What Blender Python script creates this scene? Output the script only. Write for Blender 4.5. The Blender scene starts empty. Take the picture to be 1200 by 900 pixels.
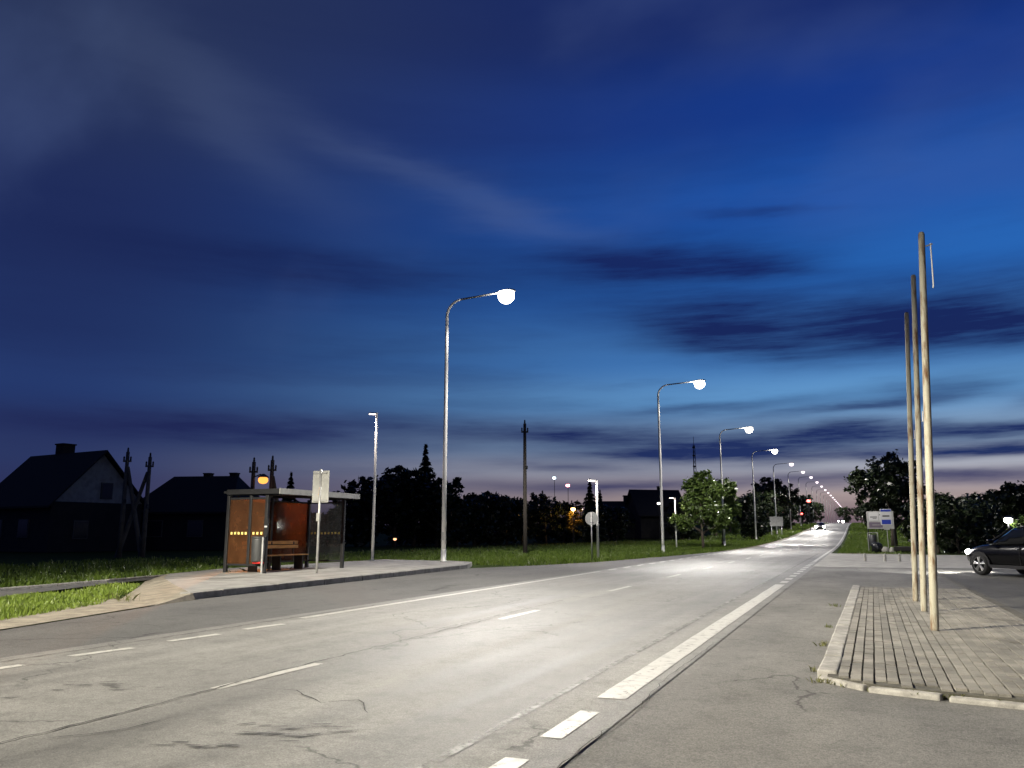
import bpy, bmesh, math, random
import numpy as np
from mathutils import Vector, Matrix

# ------------------------------------------------------------------ camera, world, exposure
SC = bpy.context.scene
COL = SC.collection
PITCH = math.atan(174 / 950)
YAW = math.atan(405 / 950 * math.cos(PITCH))
cam_data = bpy.data.cameras.new('camera')
cam_data.sensor_width = 36.0
cam_data.lens = 36.0 * 950 / 1200
cam_data.clip_start = 0.05
cam_data.clip_end = 9000
cam = bpy.data.objects.new('camera', cam_data)
COL.objects.link(cam)
cam.location = (0, 0, 1.4)
cam.rotation_euler = (math.pi / 2 + PITCH, 0, YAW)
SC.camera = cam

SC.render.engine = 'CYCLES'
SC.cycles.use_denoising = True
SC.cycles.sample_clamp_indirect = 4.0
SC.cycles.max_bounces = 6
SC.cycles.transparent_max_bounces = 12
SC.cycles.use_light_tree = True
SC.view_settings.view_transform = 'Standard'
SC.view_settings.look = 'None'
SC.view_settings.gamma = 1
SC.view_settings.exposure = 0.0
SC.view_settings.use_curve_mapping = False


def lin(r, g, b):
    f = lambda c: (c / 255 / 12.92) if c / 255 <= 0.04045 else ((c / 255 + 0.055) / 1.055) ** 2.4
    return (f(r), f(g), f(b), 1.0)


def build_world():
    w = bpy.data.worlds.new('World')
    SC.world = w
    w.use_nodes = True
    nt = w.node_tree
    nt.nodes.clear()
    N, L = nt.nodes, nt.links

    def M(op, a, b=None, c=None, clamp=False):
        n = N.new('ShaderNodeMath'); n.operation = op; n.use_clamp = clamp
        for i, v in enumerate((a, b, c)):
            if v is None:
                continue
            if isinstance(v, (int, float)):
                n.inputs[i].default_value = v
            else:
                L.new(v, n.inputs[i])
        return n.outputs[0]

    def ramp(fac, pts, interp='EASE'):
        n = N.new('ShaderNodeValToRGB'); L.new(fac, n.inputs[0])
        cr = n.color_ramp; cr.interpolation = interp
        while len(cr.elements) > 1:
            cr.elements.remove(cr.elements[0])
        cr.elements[0].position = pts[0][0]; cr.elements[0].color = pts[0][1]
        for p, c in pts[1:]:
            e = cr.elements.new(p); e.color = c
        return n.outputs[0]

    def mix(fac, a, b):
        n = N.new('ShaderNodeMix'); n.data_type = 'RGBA'
        for sock, v in ((n.inputs[0], fac), (n.inputs[6], a), (n.inputs[7], b)):
            if isinstance(v, (int, float)):
                sock.default_value = v
            elif isinstance(v, tuple):
                sock.default_value = v
            else:
                L.new(v, sock)
        return n.outputs[2]

    tc = N.new('ShaderNodeTexCoord')
    sep = N.new('ShaderNodeSeparateXYZ'); L.new(tc.outputs['Generated'], sep.inputs[0])
    x, y, z = sep.outputs
    el0 = M('MULTIPLY', M('ARCSINE', z), 57.2958)
    az0 = M('MULTIPLY', M('ARCTAN2', x, y), 57.2958)

    def noise(sx, sy, sz, scale, detail=5, rough=0.55, off=0.0):
        cv = N.new('ShaderNodeCombineXYZ')
        L.new(M('MULTIPLY_ADD', x, sx, off), cv.inputs[0]); L.new(M('MULTIPLY', y, sy), cv.inputs[1]); L.new(M('MULTIPLY', z, sz), cv.inputs[2])
        n = N.new('ShaderNodeTexNoise'); n.inputs['Scale'].default_value = scale
        n.inputs['Detail'].default_value = detail; n.inputs['Roughness'].default_value = rough
        L.new(cv.outputs[0], n.inputs['Vector'])
        return n
    wn = noise(1, 1, 5.5, 3.2, 5, 0.55)
    ws = N.new('ShaderNodeSeparateColor'); L.new(wn.outputs['Color'], ws.inputs[0])
    # drifting cloud edges: the same warp for every cloud
    az = M('ADD', az0, M('MULTIPLY', M('SUBTRACT', ws.outputs[0], 0.5), 11.0))
    lowf = M('MULTIPLY_ADD', M('MULTIPLY', el0, 1 / 20, clamp=True), 2.6, 1.5)
    el = M('ADD', el0, M('MULTIPLY', M('SUBTRACT', ws.outputs[1], 0.5), lowf))

    e = lambda d: d / 90
    west = [(0.0, lin(86, 74, 90)), (e(1.2), lin(128, 108, 114)), (e(2.2), lin(168, 150, 148)), (e(3.2), lin(166, 156, 162)), (e(4.4), lin(176, 180, 192)),
            (e(6.0), lin(140, 168, 198)), (e(9), lin(98, 152, 204)), (e(12), lin(70, 128, 194)), (e(17), lin(40, 102, 182)),
            (e(22), lin(28, 82, 166)), (e(28), lin(20, 56, 136)), (e(34), lin(14, 36, 102)), (1.0, lin(8, 18, 58))]
    east = [(0.0, lin(40, 43, 74)), (e(2.5), lin(45, 51, 90)), (e(5), lin(43, 55, 98)), (e(9), lin(37, 57, 108)), (e(13), lin(32, 48, 96)),
            (e(20), lin(31, 44, 90)), (e(30), lin(40, 52, 88)), (1.0, lin(10, 18, 52))]
    elc = M('MULTIPLY', el0, 1 / 90, clamp=True)
    cw = ramp(elc, west)
    ce = ramp(elc, east)
    side = M('ABSOLUTE', M('SUBTRACT', az0, 8.0))
    mr = N.new('ShaderNodeMapRange'); mr.interpolation_type = 'SMOOTHSTEP'
    L.new(side, mr.inputs[0]); mr.inputs[1].default_value = 4; mr.inputs[2].default_value = 62
    base = mix(mr.outputs[0], cw, ce)

    # dark clouds: (azimuth, elevation, half width, half height, tilt, strength)
    clouds = [(-12.0, 18.7, 10.5, 1.9, -0.05, 0.98), (-5.6, 17.6, 5.0, 0.8, -0.10, 0.85), (-9.6, 14.2, 8.5, 2.0, -0.10, 0.92),
              (7.0, 13.4, 10.5, 2.5, -0.05, 0.97), (12, 12.4, 7.0, 1.1, 0.0, 0.85), (1.5, 13.0, 5.5, 1.5, -0.1, 0.7), (-6, 12.4, 5.0, 1.0, -0.12, 0.6), (-7.5, 5.6, 12.5, 1.5, 0.0, 1.0),
              (1.0, 6.5, 6.0, 0.6, 0.0, 0.8), (8.0, 6.2, 6.5, 0.5, 0.0, 0.99), (9.0, 5.0, 9.0, 0.5, 0.0, 0.98), (7.5, 3.3, 9.0, 0.4, 0.0, 0.75),
              (-4.3, 21.4, 4.2, 0.4, -0.08, 0.5), (-38, 17.8, 16.0, 1.5, 0.0, 0.75), (-43, 6.9, 20.0, 1.3, 0.0, 0.9),
              (-18.5, 6.9, 8.0, 0.75, 0.0, 0.8), (5.6, 8.7, 4.2, 0.7, 0.05, 0.6), (12.0, 7.9, 3.0, 0.6, 0.1, 0.6), (-16.5, 3.1, 10.0, 0.45, 0.0, 0.7),
              (-20, 4.5, 5.0, 0.4, -0.05, 0.5), (-3.0, 3.3, 6.5, 0.35, 0.0, 0.5), (-8, 8.3, 7, 0.35, 0.02, 0.6), (0.5, 7.9, 6, 0.3, 0.03, 0.7), (-13.5, 5.2, 4.0, 0.3, 0, 0.6)]
    acc = None
    for (ca, ced, sa, se, tl, stg) in clouds:
        da = M('SUBTRACT', az, ca)
        de = M('SUBTRACT', M('SUBTRACT', el, ced), M('MULTIPLY', da, tl))
        q = M('ADD', M('POWER', M('ABSOLUTE', M('MULTIPLY', da, 1 / sa)), 2.0), M('POWER', M('ABSOLUTE', M('MULTIPLY', de, 1 / se)), 2.0))
        m = M('MULTIPLY', M('POWER', 2.71828, M('MULTIPLY', q, -1.0)), stg)
        acc = m if acc is None else M('MAXIMUM', acc, m) if stg > 0.99 else M('ADD', acc, M('MULTIPLY', m, M('SUBTRACT', 1.0, acc)))
    # thin layered cloud over the whole sky
    gn = noise(1.0, 1.0, 9.0, 2.6, 7, 0.6, 3.7)
    gm = N.new('ShaderNodeMapRange'); gm.interpolation_type = 'SMOOTHSTEP'
    L.new(gn.outputs[0], gm.inputs[0]); gm.inputs[1].default_value = 0.44; gm.inputs[2].default_value = 0.68
    gm.inputs[4].default_value = 0.5
    thin = M('MULTIPLY', gm.outputs[0], M('SUBTRACT', 1.0, M('MULTIPLY', el0, 1 / 60, clamp=True)))
    acc = M('MAXIMUM', acc, M('MULTIPLY', thin, 0.5))
    fine = noise(1, 1, 12, 9.0, 6, 0.65, 1.3)
    acc = M('MULTIPLY', acc, M('MULTIPLY_ADD', fine.outputs[0], 1.0, 0.55), clamp=True)
    ccol = mix(mr.outputs[0], ramp(elc, [(0.0, lin(62, 52, 82)), (e(3), lin(56, 58, 98)), (e(5), lin(34, 50, 98)), (e(12), lin(24, 40, 92)), (e(22), lin(20, 42, 104)), (1.0, lin(8, 16, 50))]),
               ramp(elc, [(0.0, lin(38, 38, 70)), (e(5), lin(32, 40, 84)), (e(20), lin(24, 36, 82)), (1.0, lin(8, 14, 44))]))
    col = mix(acc, base, ccol)
    # faint high cirrus
    cn = noise(1.0, 2.6, 2.0, 1.6, 5, 0.5, 8.1)
    cm = N.new('ShaderNodeMapRange'); cm.interpolation_type = 'SMOOTHSTEP'
    L.new(cn.outputs[0], cm.inputs[0]); cm.inputs[1].default_value = 0.5; cm.inputs[2].default_value = 0.78; cm.inputs[4].default_value = 0.22
    col = mix(M('MULTIPLY', cm.outputs[0], M('MULTIPLY', el0, 1 / 20, clamp=True)), col, lin(92, 112, 160))
    for (ca, ced, sa, se, tl, stg) in ((-31, 25.3, 8.5, 1.0, -0.28, .13), (-44, 27.0, 9.0, 2.6, -0.5, .12), (-22, 22.2, 6.0, 1.2, -0.2, .12)):
        da = M('SUBTRACT', az, ca)
        de = M('SUBTRACT', M('SUBTRACT', el, ced), M('MULTIPLY', da, tl))
        q = M('ADD', M('POWER', M('ABSOLUTE', M('MULTIPLY', da, 1 / sa)), 2.0), M('POWER', M('ABSOLUTE', M('MULTIPLY', de, 1 / se)), 2.0))
        col = mix(M('MULTIPLY', M('POWER', 2.71828, M('MULTIPLY', q, -1.0)), stg), col, lin(112, 130, 168))
    grd = M('GREATER_THAN', el0, -0.5)
    col = mix(grd, lin(20, 20, 26), col)
    bg = N.new('ShaderNodeBackground'); L.new(col, bg.inputs[0]); bg.inputs[1].default_value = 1.0
    out = N.new('ShaderNodeOutputWorld'); L.new(bg.outputs[0], out.inputs[0])


build_world()

# ------------------------------------------------------------------ helpers
RNG = random.Random(11)
NPR = np.random.default_rng(5)
ZK = [(-4000, 0), (86, 0), (112, .35), (145, 1.0), (180, 2.0), (215, 3.0), (265, 3.9), (346, 5.0), (400, 5.6), (600, 7.4), (900, 9.4), (4000, 22)]


def _gz(y):
    for (a, za), (b, zb) in zip(ZK, ZK[1:]):
        if y <= b:
            return za + (zb - za) * (y - a) / (b - a)
    return ZK[-1][1]


def gz(y):
    if y < 70:
        return 0.0
    return sum(_gz(y + d) for d in (-12, -8, -4, 0, 4, 8, 12)) / 7


FWD = Vector((-math.sin(YAW), math.cos(YAW), 0))
RGT = Vector((math.cos(YAW), math.sin(YAW), 0))


def away(u, depth):
    """ground point in the direction of photo column u, depth metres out"""
    p = FWD * depth + RGT * ((u - 600) / 950 * depth * math.cos(PITCH))
    return p.x, p.y


def tag(o, label=None, cat=None, group=None, kind=None):
    if label: o['label'] = label
    if cat: o['category'] = cat
    if group: o['group'] = group
    if kind: o['kind'] = kind
    return o


def empty(name, loc, rz=0.0, label=None, cat=None, group=None):
    o = bpy.data.objects.new(name, None)
    COL.objects.link(o)
    o.location = loc
    o.rotation_euler = (0, 0, rz)
    o.empty_display_size = 0.2
    return tag(o, label, cat, group)


def copy_tree(o, parent=None):
    c = o.copy()
    COL.objects.link(c)
    if parent is not None:
        c.parent = parent
    for ch in list(o.children):
        copy_tree(ch, c)
    return c


class MB:
    def __init__(s):
        s.v, s.f = [], []

    def add(s, vs, fs):
        o = len(s.v)
        s.v += [tuple(p) for p in vs]
        s.f += [tuple(i + o for i in f) for f in fs]
        return s

    def box(s, c, d, rz=0.0, ry=0.0, rx=0.0):
        m = Matrix.Rotation(rz, 3, 'Z') @ Matrix.Rotation(ry, 3, 'Y') @ Matrix.Rotation(rx, 3, 'X')
        vs = []
        for k in range(8):
            p = Vector(((k & 1) - .5, (k >> 1 & 1) - .5, (k >> 2 & 1) - .5))
            vs.append(m @ Vector((p.x * d[0], p.y * d[1], p.z * d[2])) + Vector(c))
        return s.add(vs, [(0, 2, 3, 1), (4, 5, 7, 6), (0, 1, 5, 4), (2, 6, 7, 3), (0, 4, 6, 2), (1, 3, 7, 5)])

    def tube(s, pts, rad, n=10, cap=True):
        pts = [Vector(p) for p in pts]
        if isinstance(rad, (int, float)):
            rad = [rad] * len(pts)
        vs, fs = [], []
        ref = None
        for i, p in enumerate(pts):
            d = (pts[min(i + 1, len(pts) - 1)] - pts[max(i - 1, 0)]).normalized()
            if ref is None:
                ref = Vector((1, 0, 0)) if abs(d.x) < .9 else Vector((0, 1, 0))
            a = (ref - d * ref.dot(d)).normalized()
            ref = a
            b = d.cross(a)
            for k in range(n):
                t = 2 * math.pi * k / n
                vs.append(p + (a * math.cos(t) + b * math.sin(t)) * rad[i])
        for i in range(len(pts) - 1):
            for k in range(n):
                fs.append((i * n + k, i * n + (k + 1) % n, (i + 1) * n + (k + 1) % n, (i + 1) * n + k))
        if cap:
            fs.append(tuple(range(n))[::-1])
            fs.append(tuple((len(pts) - 1) * n + k for k in range(n)))
        return s.add(vs, fs)

    def lathe(s, prof, n=16, c=(0, 0, 0), sx=1, sy=1):
        vs, fs = [], []
        for r, z in prof:
            for k in range(n):
                t = 2 * math.pi * k / n
                vs.append((c[0] + r * math.cos(t) * sx, c[1] + r * math.sin(t) * sy, c[2] + z))
        for i in range(len(prof) - 1):
            for k in range(n):
                fs.append((i * n + k, i * n + (k + 1) % n, (i + 1) * n + (k + 1) % n, (i + 1) * n + k))
        fs.append(tuple(range(n))[::-1])
        fs.append(tuple((len(prof) - 1) * n + k for k in range(n)))
        return s.add(vs, fs)

    def prism(s, poly, z0, z1):
        n = len(poly)
        vs = [(p[0], p[1], z0) for p in poly] + [(p[0], p[1], z1) for p in poly]
        fs = [tuple(range(n))[::-1], tuple(range(n, 2 * n))] + [(i, (i + 1) % n, n + (i + 1) % n, n + i) for i in range(n)]
        return s.add(vs, fs)

    def build(s, name, mat, parent=None, smooth=False, bevel=0.0, loc=None):
        me = bpy.data.meshes.new(name)
        me.from_pydata(s.v, [], s.f)
        me.materials.append(mat)
        if smooth:
            me.polygons.foreach_set('use_smooth', [True] * len(me.polygons))
        me.update()
        o = bpy.data.objects.new(name, me)
        COL.objects.link(o)
        if parent is not None:
            o.parent = parent
        if loc is not None:
            o.location = loc
        if bevel:
            b = o.modifiers.new('bevel', 'BEVEL')
            b.width = bevel
            b.segments = 2
            b.limit_method = 'ANGLE'
        if smooth:
            try:
                me.shade_auto_smooth = True
            except Exception:
                pass
        return o


def np_mesh(name, verts, nper, mat, parent=None):
    """many loose polygons of nper corners"""
    n = len(verts) // nper
    me = bpy.data.meshes.new(name)
    me.vertices.add(len(verts))
    me.vertices.foreach_set('co', np.asarray(verts, np.float32).ravel())
    me.loops.add(len(verts))
    me.loops.foreach_set('vertex_index', np.arange(len(verts), dtype=np.int32))
    me.polygons.add(n)
    me.polygons.foreach_set('loop_start', np.arange(0, n * nper, nper, dtype=np.int32))
    me.polygons.foreach_set('loop_total', np.full(n, nper, np.int32))
    me.materials.append(mat)
    me.update()
    me.validate()
    o = bpy.data.objects.new(name, me)
    COL.objects.link(o)
    if parent is not None:
        o.parent = parent
    return o


# ------------------------------------------------------------------ materials
def mat(name, col, rough=0.6, metal=0.0, var=0.0, vscale=3.0, col2=None, bump=0.0, bscale=40.0, spec=0.5, stretch=(1, 1, 1), fine=0.0, emit=None, estr=0.0, lo=0.4, hi=0.62, rvar=0.0):
    m = bpy.data.materials.new(name)
    m.use_nodes = True
    nt = m.node_tree
    N, L = nt.nodes, nt.links
    b = N['Principled BSDF']
    b.inputs['Roughness'].default_value = rough
    b.inputs['Metallic'].default_value = metal
    b.inputs['Specular IOR Level'].default_value = spec
    c4 = (*col, 1)
    b.inputs['Base Color'].default_value = c4
    geo = N.new('ShaderNodeNewGeometry')
    mp = N.new('ShaderNodeMapping')
    mp.inputs['Scale'].default_value = stretch
    L.new(geo.outputs['Position'], mp.inputs[0])
    if var or col2:
        n = N.new('ShaderNodeTexNoise')
        n.inputs['Scale'].default_value = vscale
        n.inputs['Detail'].default_value = 6
        n.inputs['Roughness'].default_value = 0.62
        L.new(mp.outputs[0], n.inputs['Vector'])
        r = N.new('ShaderNodeMapRange')
        r.inputs[1].default_value = lo
        r.inputs[2].default_value = hi
        L.new(n.outputs[0], r.inputs[0])
        mx = N.new('ShaderNodeMix')
        mx.data_type = 'RGBA'
        L.new(r.outputs[0], mx.inputs[0])
        mx.inputs[6].default_value = c4
        mx.inputs[7].default_value = (*(col2 or tuple(max(0, x * (1 - var)) for x in col)), 1)
        res = mx.outputs[2]
        if fine:
            n2 = N.new('ShaderNodeTexNoise')
            n2.inputs['Scale'].default_value = 130
            n2.inputs['Detail'].default_value = 3
            L.new(geo.outputs['Position'], n2.inputs['Vector'])
            r2 = N.new('ShaderNodeMapRange')
            r2.inputs[1].default_value = 0.3
            r2.inputs[2].default_value = 0.7
            r2.inputs[3].default_value = 1 - fine
            r2.inputs[4].default_value = 1 + fine
            L.new(n2.outputs[0], r2.inputs[0])
            vm = N.new('ShaderNodeVectorMath')
            vm.operation = 'SCALE'
            L.new(res, vm.inputs[0])
            L.new(r2.outputs[0], vm.inputs['Scale'])
            res = vm.outputs[0]
        L.new(res, b.inputs['Base Color'])
        if rvar:
            rr = N.new('ShaderNodeMapRange')
            rr.inputs[1].default_value = 0.3
            rr.inputs[2].default_value = 0.7
            rr.inputs[3].default_value = rough - rvar
            rr.inputs[4].default_value = rough + rvar
            L.new(n.outputs[0], rr.inputs[0])
            L.new(rr.outputs[0], b.inputs['Roughness'])
    if bump:
        n3 = N.new('ShaderNodeTexNoise')
        n3.inputs['Scale'].default_value = bscale
        n3.inputs['Detail'].default_value = 4
        L.new(geo.outputs['Position'], n3.inputs['Vector'])
        bp = N.new('ShaderNodeBump')
        bp.inputs['Strength'].default_value = bump
        bp.inputs['Distance'].default_value = 0.02
        L.new(n3.outputs[0], bp.inputs['Height'])
        L.new(bp.outputs[0], b.inputs['Normal'])
    if emit:
        b.inputs['Emission Color'].default_value = (*emit, 1)
        b.inputs['Emission Strength'].default_value = estr
    return m


def asphalt(name, base, rough, streak=0.25, patch=0.3):
    """weathered asphalt: long wheel streaks, patches, aggregate, hairline cracks"""
    m = bpy.data.materials.new(name)
    m.use_nodes = True
    nt = m.node_tree
    N, L = nt.nodes, nt.links
    b = N['Principled BSDF']
    geo = N.new('ShaderNodeNewGeometry')

    def nz(scale, stretch, detail=5, rgh=0.6):
        mp = N.new('ShaderNodeMapping')
        mp.inputs['Scale'].default_value = stretch
        L.new(geo.outputs['Position'], mp.inputs[0])
        n = N.new('ShaderNodeTexNoise')
        n.inputs['Scale'].default_value = scale
        n.inputs['Detail'].default_value = detail
        n.inputs['Roughness'].default_value = rgh
        L.new(mp.outputs[0], n.inputs['Vector'])
        return n.outputs[0]

    def rng(v, a, c, o0, o1):
        r = N.new('ShaderNodeMapRange')
        L.new(v, r.inputs[0])
        for i, q in enumerate((a, c, o0, o1)):
            r.inputs[i + 1].default_value = q
        return r.outputs[0]

    def mul(a, c):
        n = N.new('ShaderNodeMath')
        n.operation = 'MULTIPLY'
        L.new(a, n.inputs[0])
        L.new(c, n.inputs[1])
        return n.outputs[0]
    st = nz(1.1, (1.0, 0.022, 1), 3)
    pa = nz(0.55, (1, 0.5, 1), 6)
    ag = nz(75, (1, 1, 1), 3, 0.7)
    sp = nz(3.2, (1, 1, 1), 7, 0.7)
    k = mul(rng(st, .35, .65, 1 - streak, 1 + streak), rng(pa, .35, .65, 1 - patch, 1 + patch * .6))
    k = mul(k, rng(ag, .3, .7, .58, 1.42))
    k = mul(k, rng(sp, .36, .5, .8, 1.0))
    k = mul(k, rng(nz(22, (1, 1, 1), 4, 0.75), .3, .7, .8, 1.2))
    # hairline cracks
    vd = N.new('ShaderNodeTexVoronoi')
    vd.feature = 'DISTANCE_TO_EDGE'
    vd.inputs['Scale'].default_value = 0.33
    wmix = N.new('ShaderNodeVectorMath')
    wmix.operation = 'MULTIPLY_ADD'
    wn = N.new('ShaderNodeTexNoise')
    wn.inputs['Scale'].default_value = 2.2
    wn.inputs['Detail'].default_value = 6
    L.new(geo.outputs['Position'], wn.inputs['Vector'])
    L.new(wn.outputs['Color'], wmix.inputs[0])
    wmix.inputs[1].default_value = (.8, .8, 0)
    L.new(geo.outputs['Position'], wmix.inputs[2])
    L.new(wmix.outputs[0], vd.inputs['Vector'])
    gate = rng(nz(0.22, (1, 1, 1), 2), .5, .56, 1.0, 0.0)
    crack = rng(vd.outputs['Distance'], .002, .008, .45, 1.0)
    mxn = N.new('ShaderNodeMath')
    mxn.operation = 'MAXIMUM'
    L.new(crack, mxn.inputs[0])
    L.new(gate, mxn.inputs[1])
    k = mul(k, mxn.outputs[0])
    vm = N.new('ShaderNodeVectorMath')
    vm.operation = 'SCALE'
    vm.inputs[0].default_value = base
    L.new(k, vm.inputs['Scale'])
    L.new(vm.outputs[0], b.inputs['Base Color'])
    L.new(rng(st, .3, .7, rough - .1, rough + .1), b.inputs['Roughness'])
    b.inputs['Specular IOR Level'].default_value = 0.32
    bp = N.new('ShaderNodeBump')
    bp.inputs['Strength'].default_value = 0.6
    bp.inputs['Distance'].default_value = 0.012
    L.new(nz(60, (1, 1, 1), 3, 0.7), bp.inputs['Height'])
    L.new(bp.outputs[0], b.inputs['Normal'])
    return m


def leaf_mat(name, c1, c2, trans=0.35):
    m = bpy.data.materials.new(name)
    m.use_nodes = True
    nt = m.node_tree
    N, L = nt.nodes, nt.links
    b = N['Principled BSDF']
    out = N['Material Output']
    geo = N.new('ShaderNodeNewGeometry')
    n = N.new('ShaderNodeTexNoise')
    n.inputs['Scale'].default_value = 1.7
    n.inputs['Detail'].default_value = 5
    L.new(geo.outputs['Position'], n.inputs['Vector'])
    mx = N.new('ShaderNodeMix')
    mx.data_type = 'RGBA'
    r = N.new('ShaderNodeMapRange')
    r.inputs[1].default_value = .35
    r.inputs[2].default_value = .65
    L.new(n.outputs[0], r.inputs[0])
    L.new(r.outputs[0], mx.inputs[0])
    mx.inputs[6].default_value = (*c1, 1)
    mx.inputs[7].default_value = (*c2, 1)
    L.new(mx.outputs[2], b.inputs['Base Color'])
    b.inputs['Roughness'].default_value = 0.38
    b.inputs['Specular IOR Level'].default_value = 0.4
    t = N.new('ShaderNodeBsdfTranslucent')
    L.new(mx.outputs[2], t.inputs[0])
    ms = N.new('ShaderNodeMixShader')
    ms.inputs[0].default_value = trans
    L.new(b.outputs[0], ms.inputs[1])
    L.new(t.outputs[0], ms.inputs[2])
    L.new(ms.outputs[0], out.inputs[0])
    return m


def emis(name, col, s):
    m = bpy.data.materials.new(name)
    m.use_nodes = True
    nt = m.node_tree
    nt.nodes.clear()
    e = nt.nodes.new('ShaderNodeEmission')
    e.inputs[0].default_value = (*col, 1)
    e.inputs[1].default_value = s
    o = nt.nodes.new('ShaderNodeOutputMaterial')
    nt.links.new(e.outputs[0], o.inputs[0])
    return m


def pane_mat(name, tint, dirt, dirtcol):
    """thin glazing: mostly see-through, a film of grime that catches light from both sides"""
    m = bpy.data.materials.new(name)
    m.use_nodes = True
    nt = m.node_tree
    N, L = nt.nodes, nt.links
    N.clear()
    out = N.new('ShaderNodeOutputMaterial')
    tr = N.new('ShaderNodeBsdfTransparent')
    tr.inputs[0].default_value = (*tint, 1)
    tl = N.new('ShaderNodeBsdfTranslucent')
    tl.inputs[0].default_value = (*dirtcol, 1)
    df = N.new('ShaderNodeBsdfDiffuse')
    df.inputs[0].default_value = (*dirtcol, 1)
    gl = N.new('ShaderNodeBsdfGlossy')
    gl.inputs['Roughness'].default_value = 0.06
    m1 = N.new('ShaderNodeMixShader')
    m1.inputs[0].default_value = 0.88
    L.new(df.outputs[0], m1.inputs[1])
    L.new(tl.outputs[0], m1.inputs[2])
    m2 = N.new('ShaderNodeMixShader')
    geo = N.new('ShaderNodeNewGeometry')
    n = N.new('ShaderNodeTexNoise')
    n.inputs['Scale'].default_value = 2.5
    n.inputs['Detail'].default_value = 6
    L.new(geo.outputs['Position'], n.inputs['Vector'])
    r = N.new('ShaderNodeMapRange')
    r.inputs[1].default_value = .3
    r.inputs[2].default_value = .7
    r.inputs[3].default_value = dirt * .7
    r.inputs[4].default_value = dirt * 1.3
    L.new(n.outputs[0], r.inputs[0])
    L.new(r.outputs[0], m2.inputs[0])
    L.new(tr.outputs[0], m2.inputs[1])
    L.new(m1.outputs[0], m2.inputs[2])
    m3 = N.new('ShaderNodeMixShader')
    fr = N.new('ShaderNodeFresnel')
    fr.inputs[0].default_value = 1.35
    L.new(fr.outputs[0], m3.inputs[0])
    L.new(m2.outputs[0], m3.inputs[1])
    L.new(gl.outputs[0], m3.inputs[2])
    L.new(m3.outputs[0], out.inputs[0])
    return m


A_ROAD = asphalt('road_asphalt', (.185, .181, .168), .62, .32, .22)
A_BAY = asphalt('bay_asphalt', (.105, .103, .099), .8, .08, .2)
A_APRON = asphalt('apron_asphalt', (.165, .160, .149), .82, .1, .28)
A_LOT = asphalt('lot_asphalt', (.105, .102, .092), .7, .1, .3)
A_DRIVE = mat('drive_concrete', (.40, .385, .345), .8, 0, .35, 1.2, bump=.2, bscale=30, fine=.15)
PAINT = mat('road_paint', (.46, .45, .415), .55, 0, vscale=7, col2=(.24, .235, .215), fine=.12, lo=.5, hi=.72, bump=.2, bscale=70)
def chip(m, scale, lo, hi):
    nt = m.node_tree
    g = nt.nodes.new('ShaderNodeNewGeometry')
    n = nt.nodes.new('ShaderNodeTexNoise'); n.inputs['Scale'].default_value = scale; n.inputs['Detail'].default_value = 9; n.inputs['Roughness'].default_value = .7
    r = nt.nodes.new('ShaderNodeMapRange'); r.inputs[1].default_value = lo; r.inputs[2].default_value = hi; r.inputs[3].default_value = 1; r.inputs[4].default_value = 0
    nt.links.new(g.outputs['Position'], n.inputs['Vector']); nt.links.new(n.outputs[0], r.inputs[0]); nt.links.new(r.outputs[0], nt.nodes['Principled BSDF'].inputs['Alpha'])


chip(PAINT, 14, .6, .68)
PAINT_OLD_GLINT = mat('worn_paint_and_glint', (.215, .21, .19), .6, 0, vscale=4, col2=(.17, .165, .15), fine=.2, lo=.4, hi=.6)  # worn paint of the ghost line, also the painted highlight on the seam
chip(PAINT_OLD_GLINT, 5, .42, .6)
CRACK = mat('crack_dark', (.035, .033, .03), .9)
TAR = mat('tar_stain', (.05, .048, .044), .75, 0, .5, 14)
CONC = mat('platform_concrete', (.30, .29, .27), .8, 0, .35, 1.6, bump=.15, bscale=35, fine=.12)
KERB = mat('kerb_concrete', (.36, .345, .315), .85, 0, .4, 5, bump=.3, bscale=40, fine=.12)
KERB_D = mat('kerb_dark_concrete', (.27, .262, .245), .85, 0, .4, 3, bump=.3, bscale=40, fine=.12)
SAND = mat('sandy_soil', (.27, .24, .185), .95, 0, .4, 3, bump=.5, bscale=25, fine=.25)
JOINT = mat('joint_soil', (.085, .08, .064), .95, 0, .4, 9)
BRICK = [mat('paver_%d' % i, c, .85, 0, .42, 1.7, bump=.25, bscale=60, fine=.18) for i, c in enumerate([(.235, .22, .19), (.215, .202, .175), (.255, .24, .208), (.195, .184, .16)])]
GRASS = mat('grass_ground', (.040, .062, .014), .95, 0, vscale=1.2, col2=(.022, .034, .009), bump=.6, bscale=14, fine=.3, spec=.03)
BLADE = leaf_mat('grass_blade', (.13, .19, .03), (.08, .13, .02), .3)
BLADE_B = leaf_mat('grass_blade_bright', (.22, .29, .05), (.15, .22, .035), .3)
BLADE_DRY = leaf_mat('grass_blade_dry', (.16, .16, .06), (.09, .11, .03), .3)
GALV = mat('galvanised_steel', (.55, .55, .54), .42, .55, .25, 5)
WHITE_POLE = mat('pale_painted_steel', (.78, .77, .74), .75, 0, .06, 3, spec=.2)
LED_HEAD = mat('lamp_housing', (.30, .30, .30), .5, .4)
DARK_STEEL = mat('dark_steel', (.028, .028, .03), .45, .3, .3, 6)
GREY_STEEL = mat('grey_panel', (.42, .42, .40), .55, .2, .2, 4)
RUSTPOLE = mat('rusty_cream_paint', (.34, .32, .25), .6, 0, vscale=3.6, col2=(.12, .058, .022), stretch=(3, 3, .6), lo=.5, hi=.66, bump=.3, bscale=50, fine=.15)
WOOD_BENCH = mat('varnished_wood', (.68, .40, .12), .45, 0, .4, 3, stretch=(6, .7, 6), bump=.1)
WOODPOLE = mat('tarred_wood', (.05, .042, .034), .85, 0, .4, 4, stretch=(4, 4, .4), bump=.4)
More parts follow.
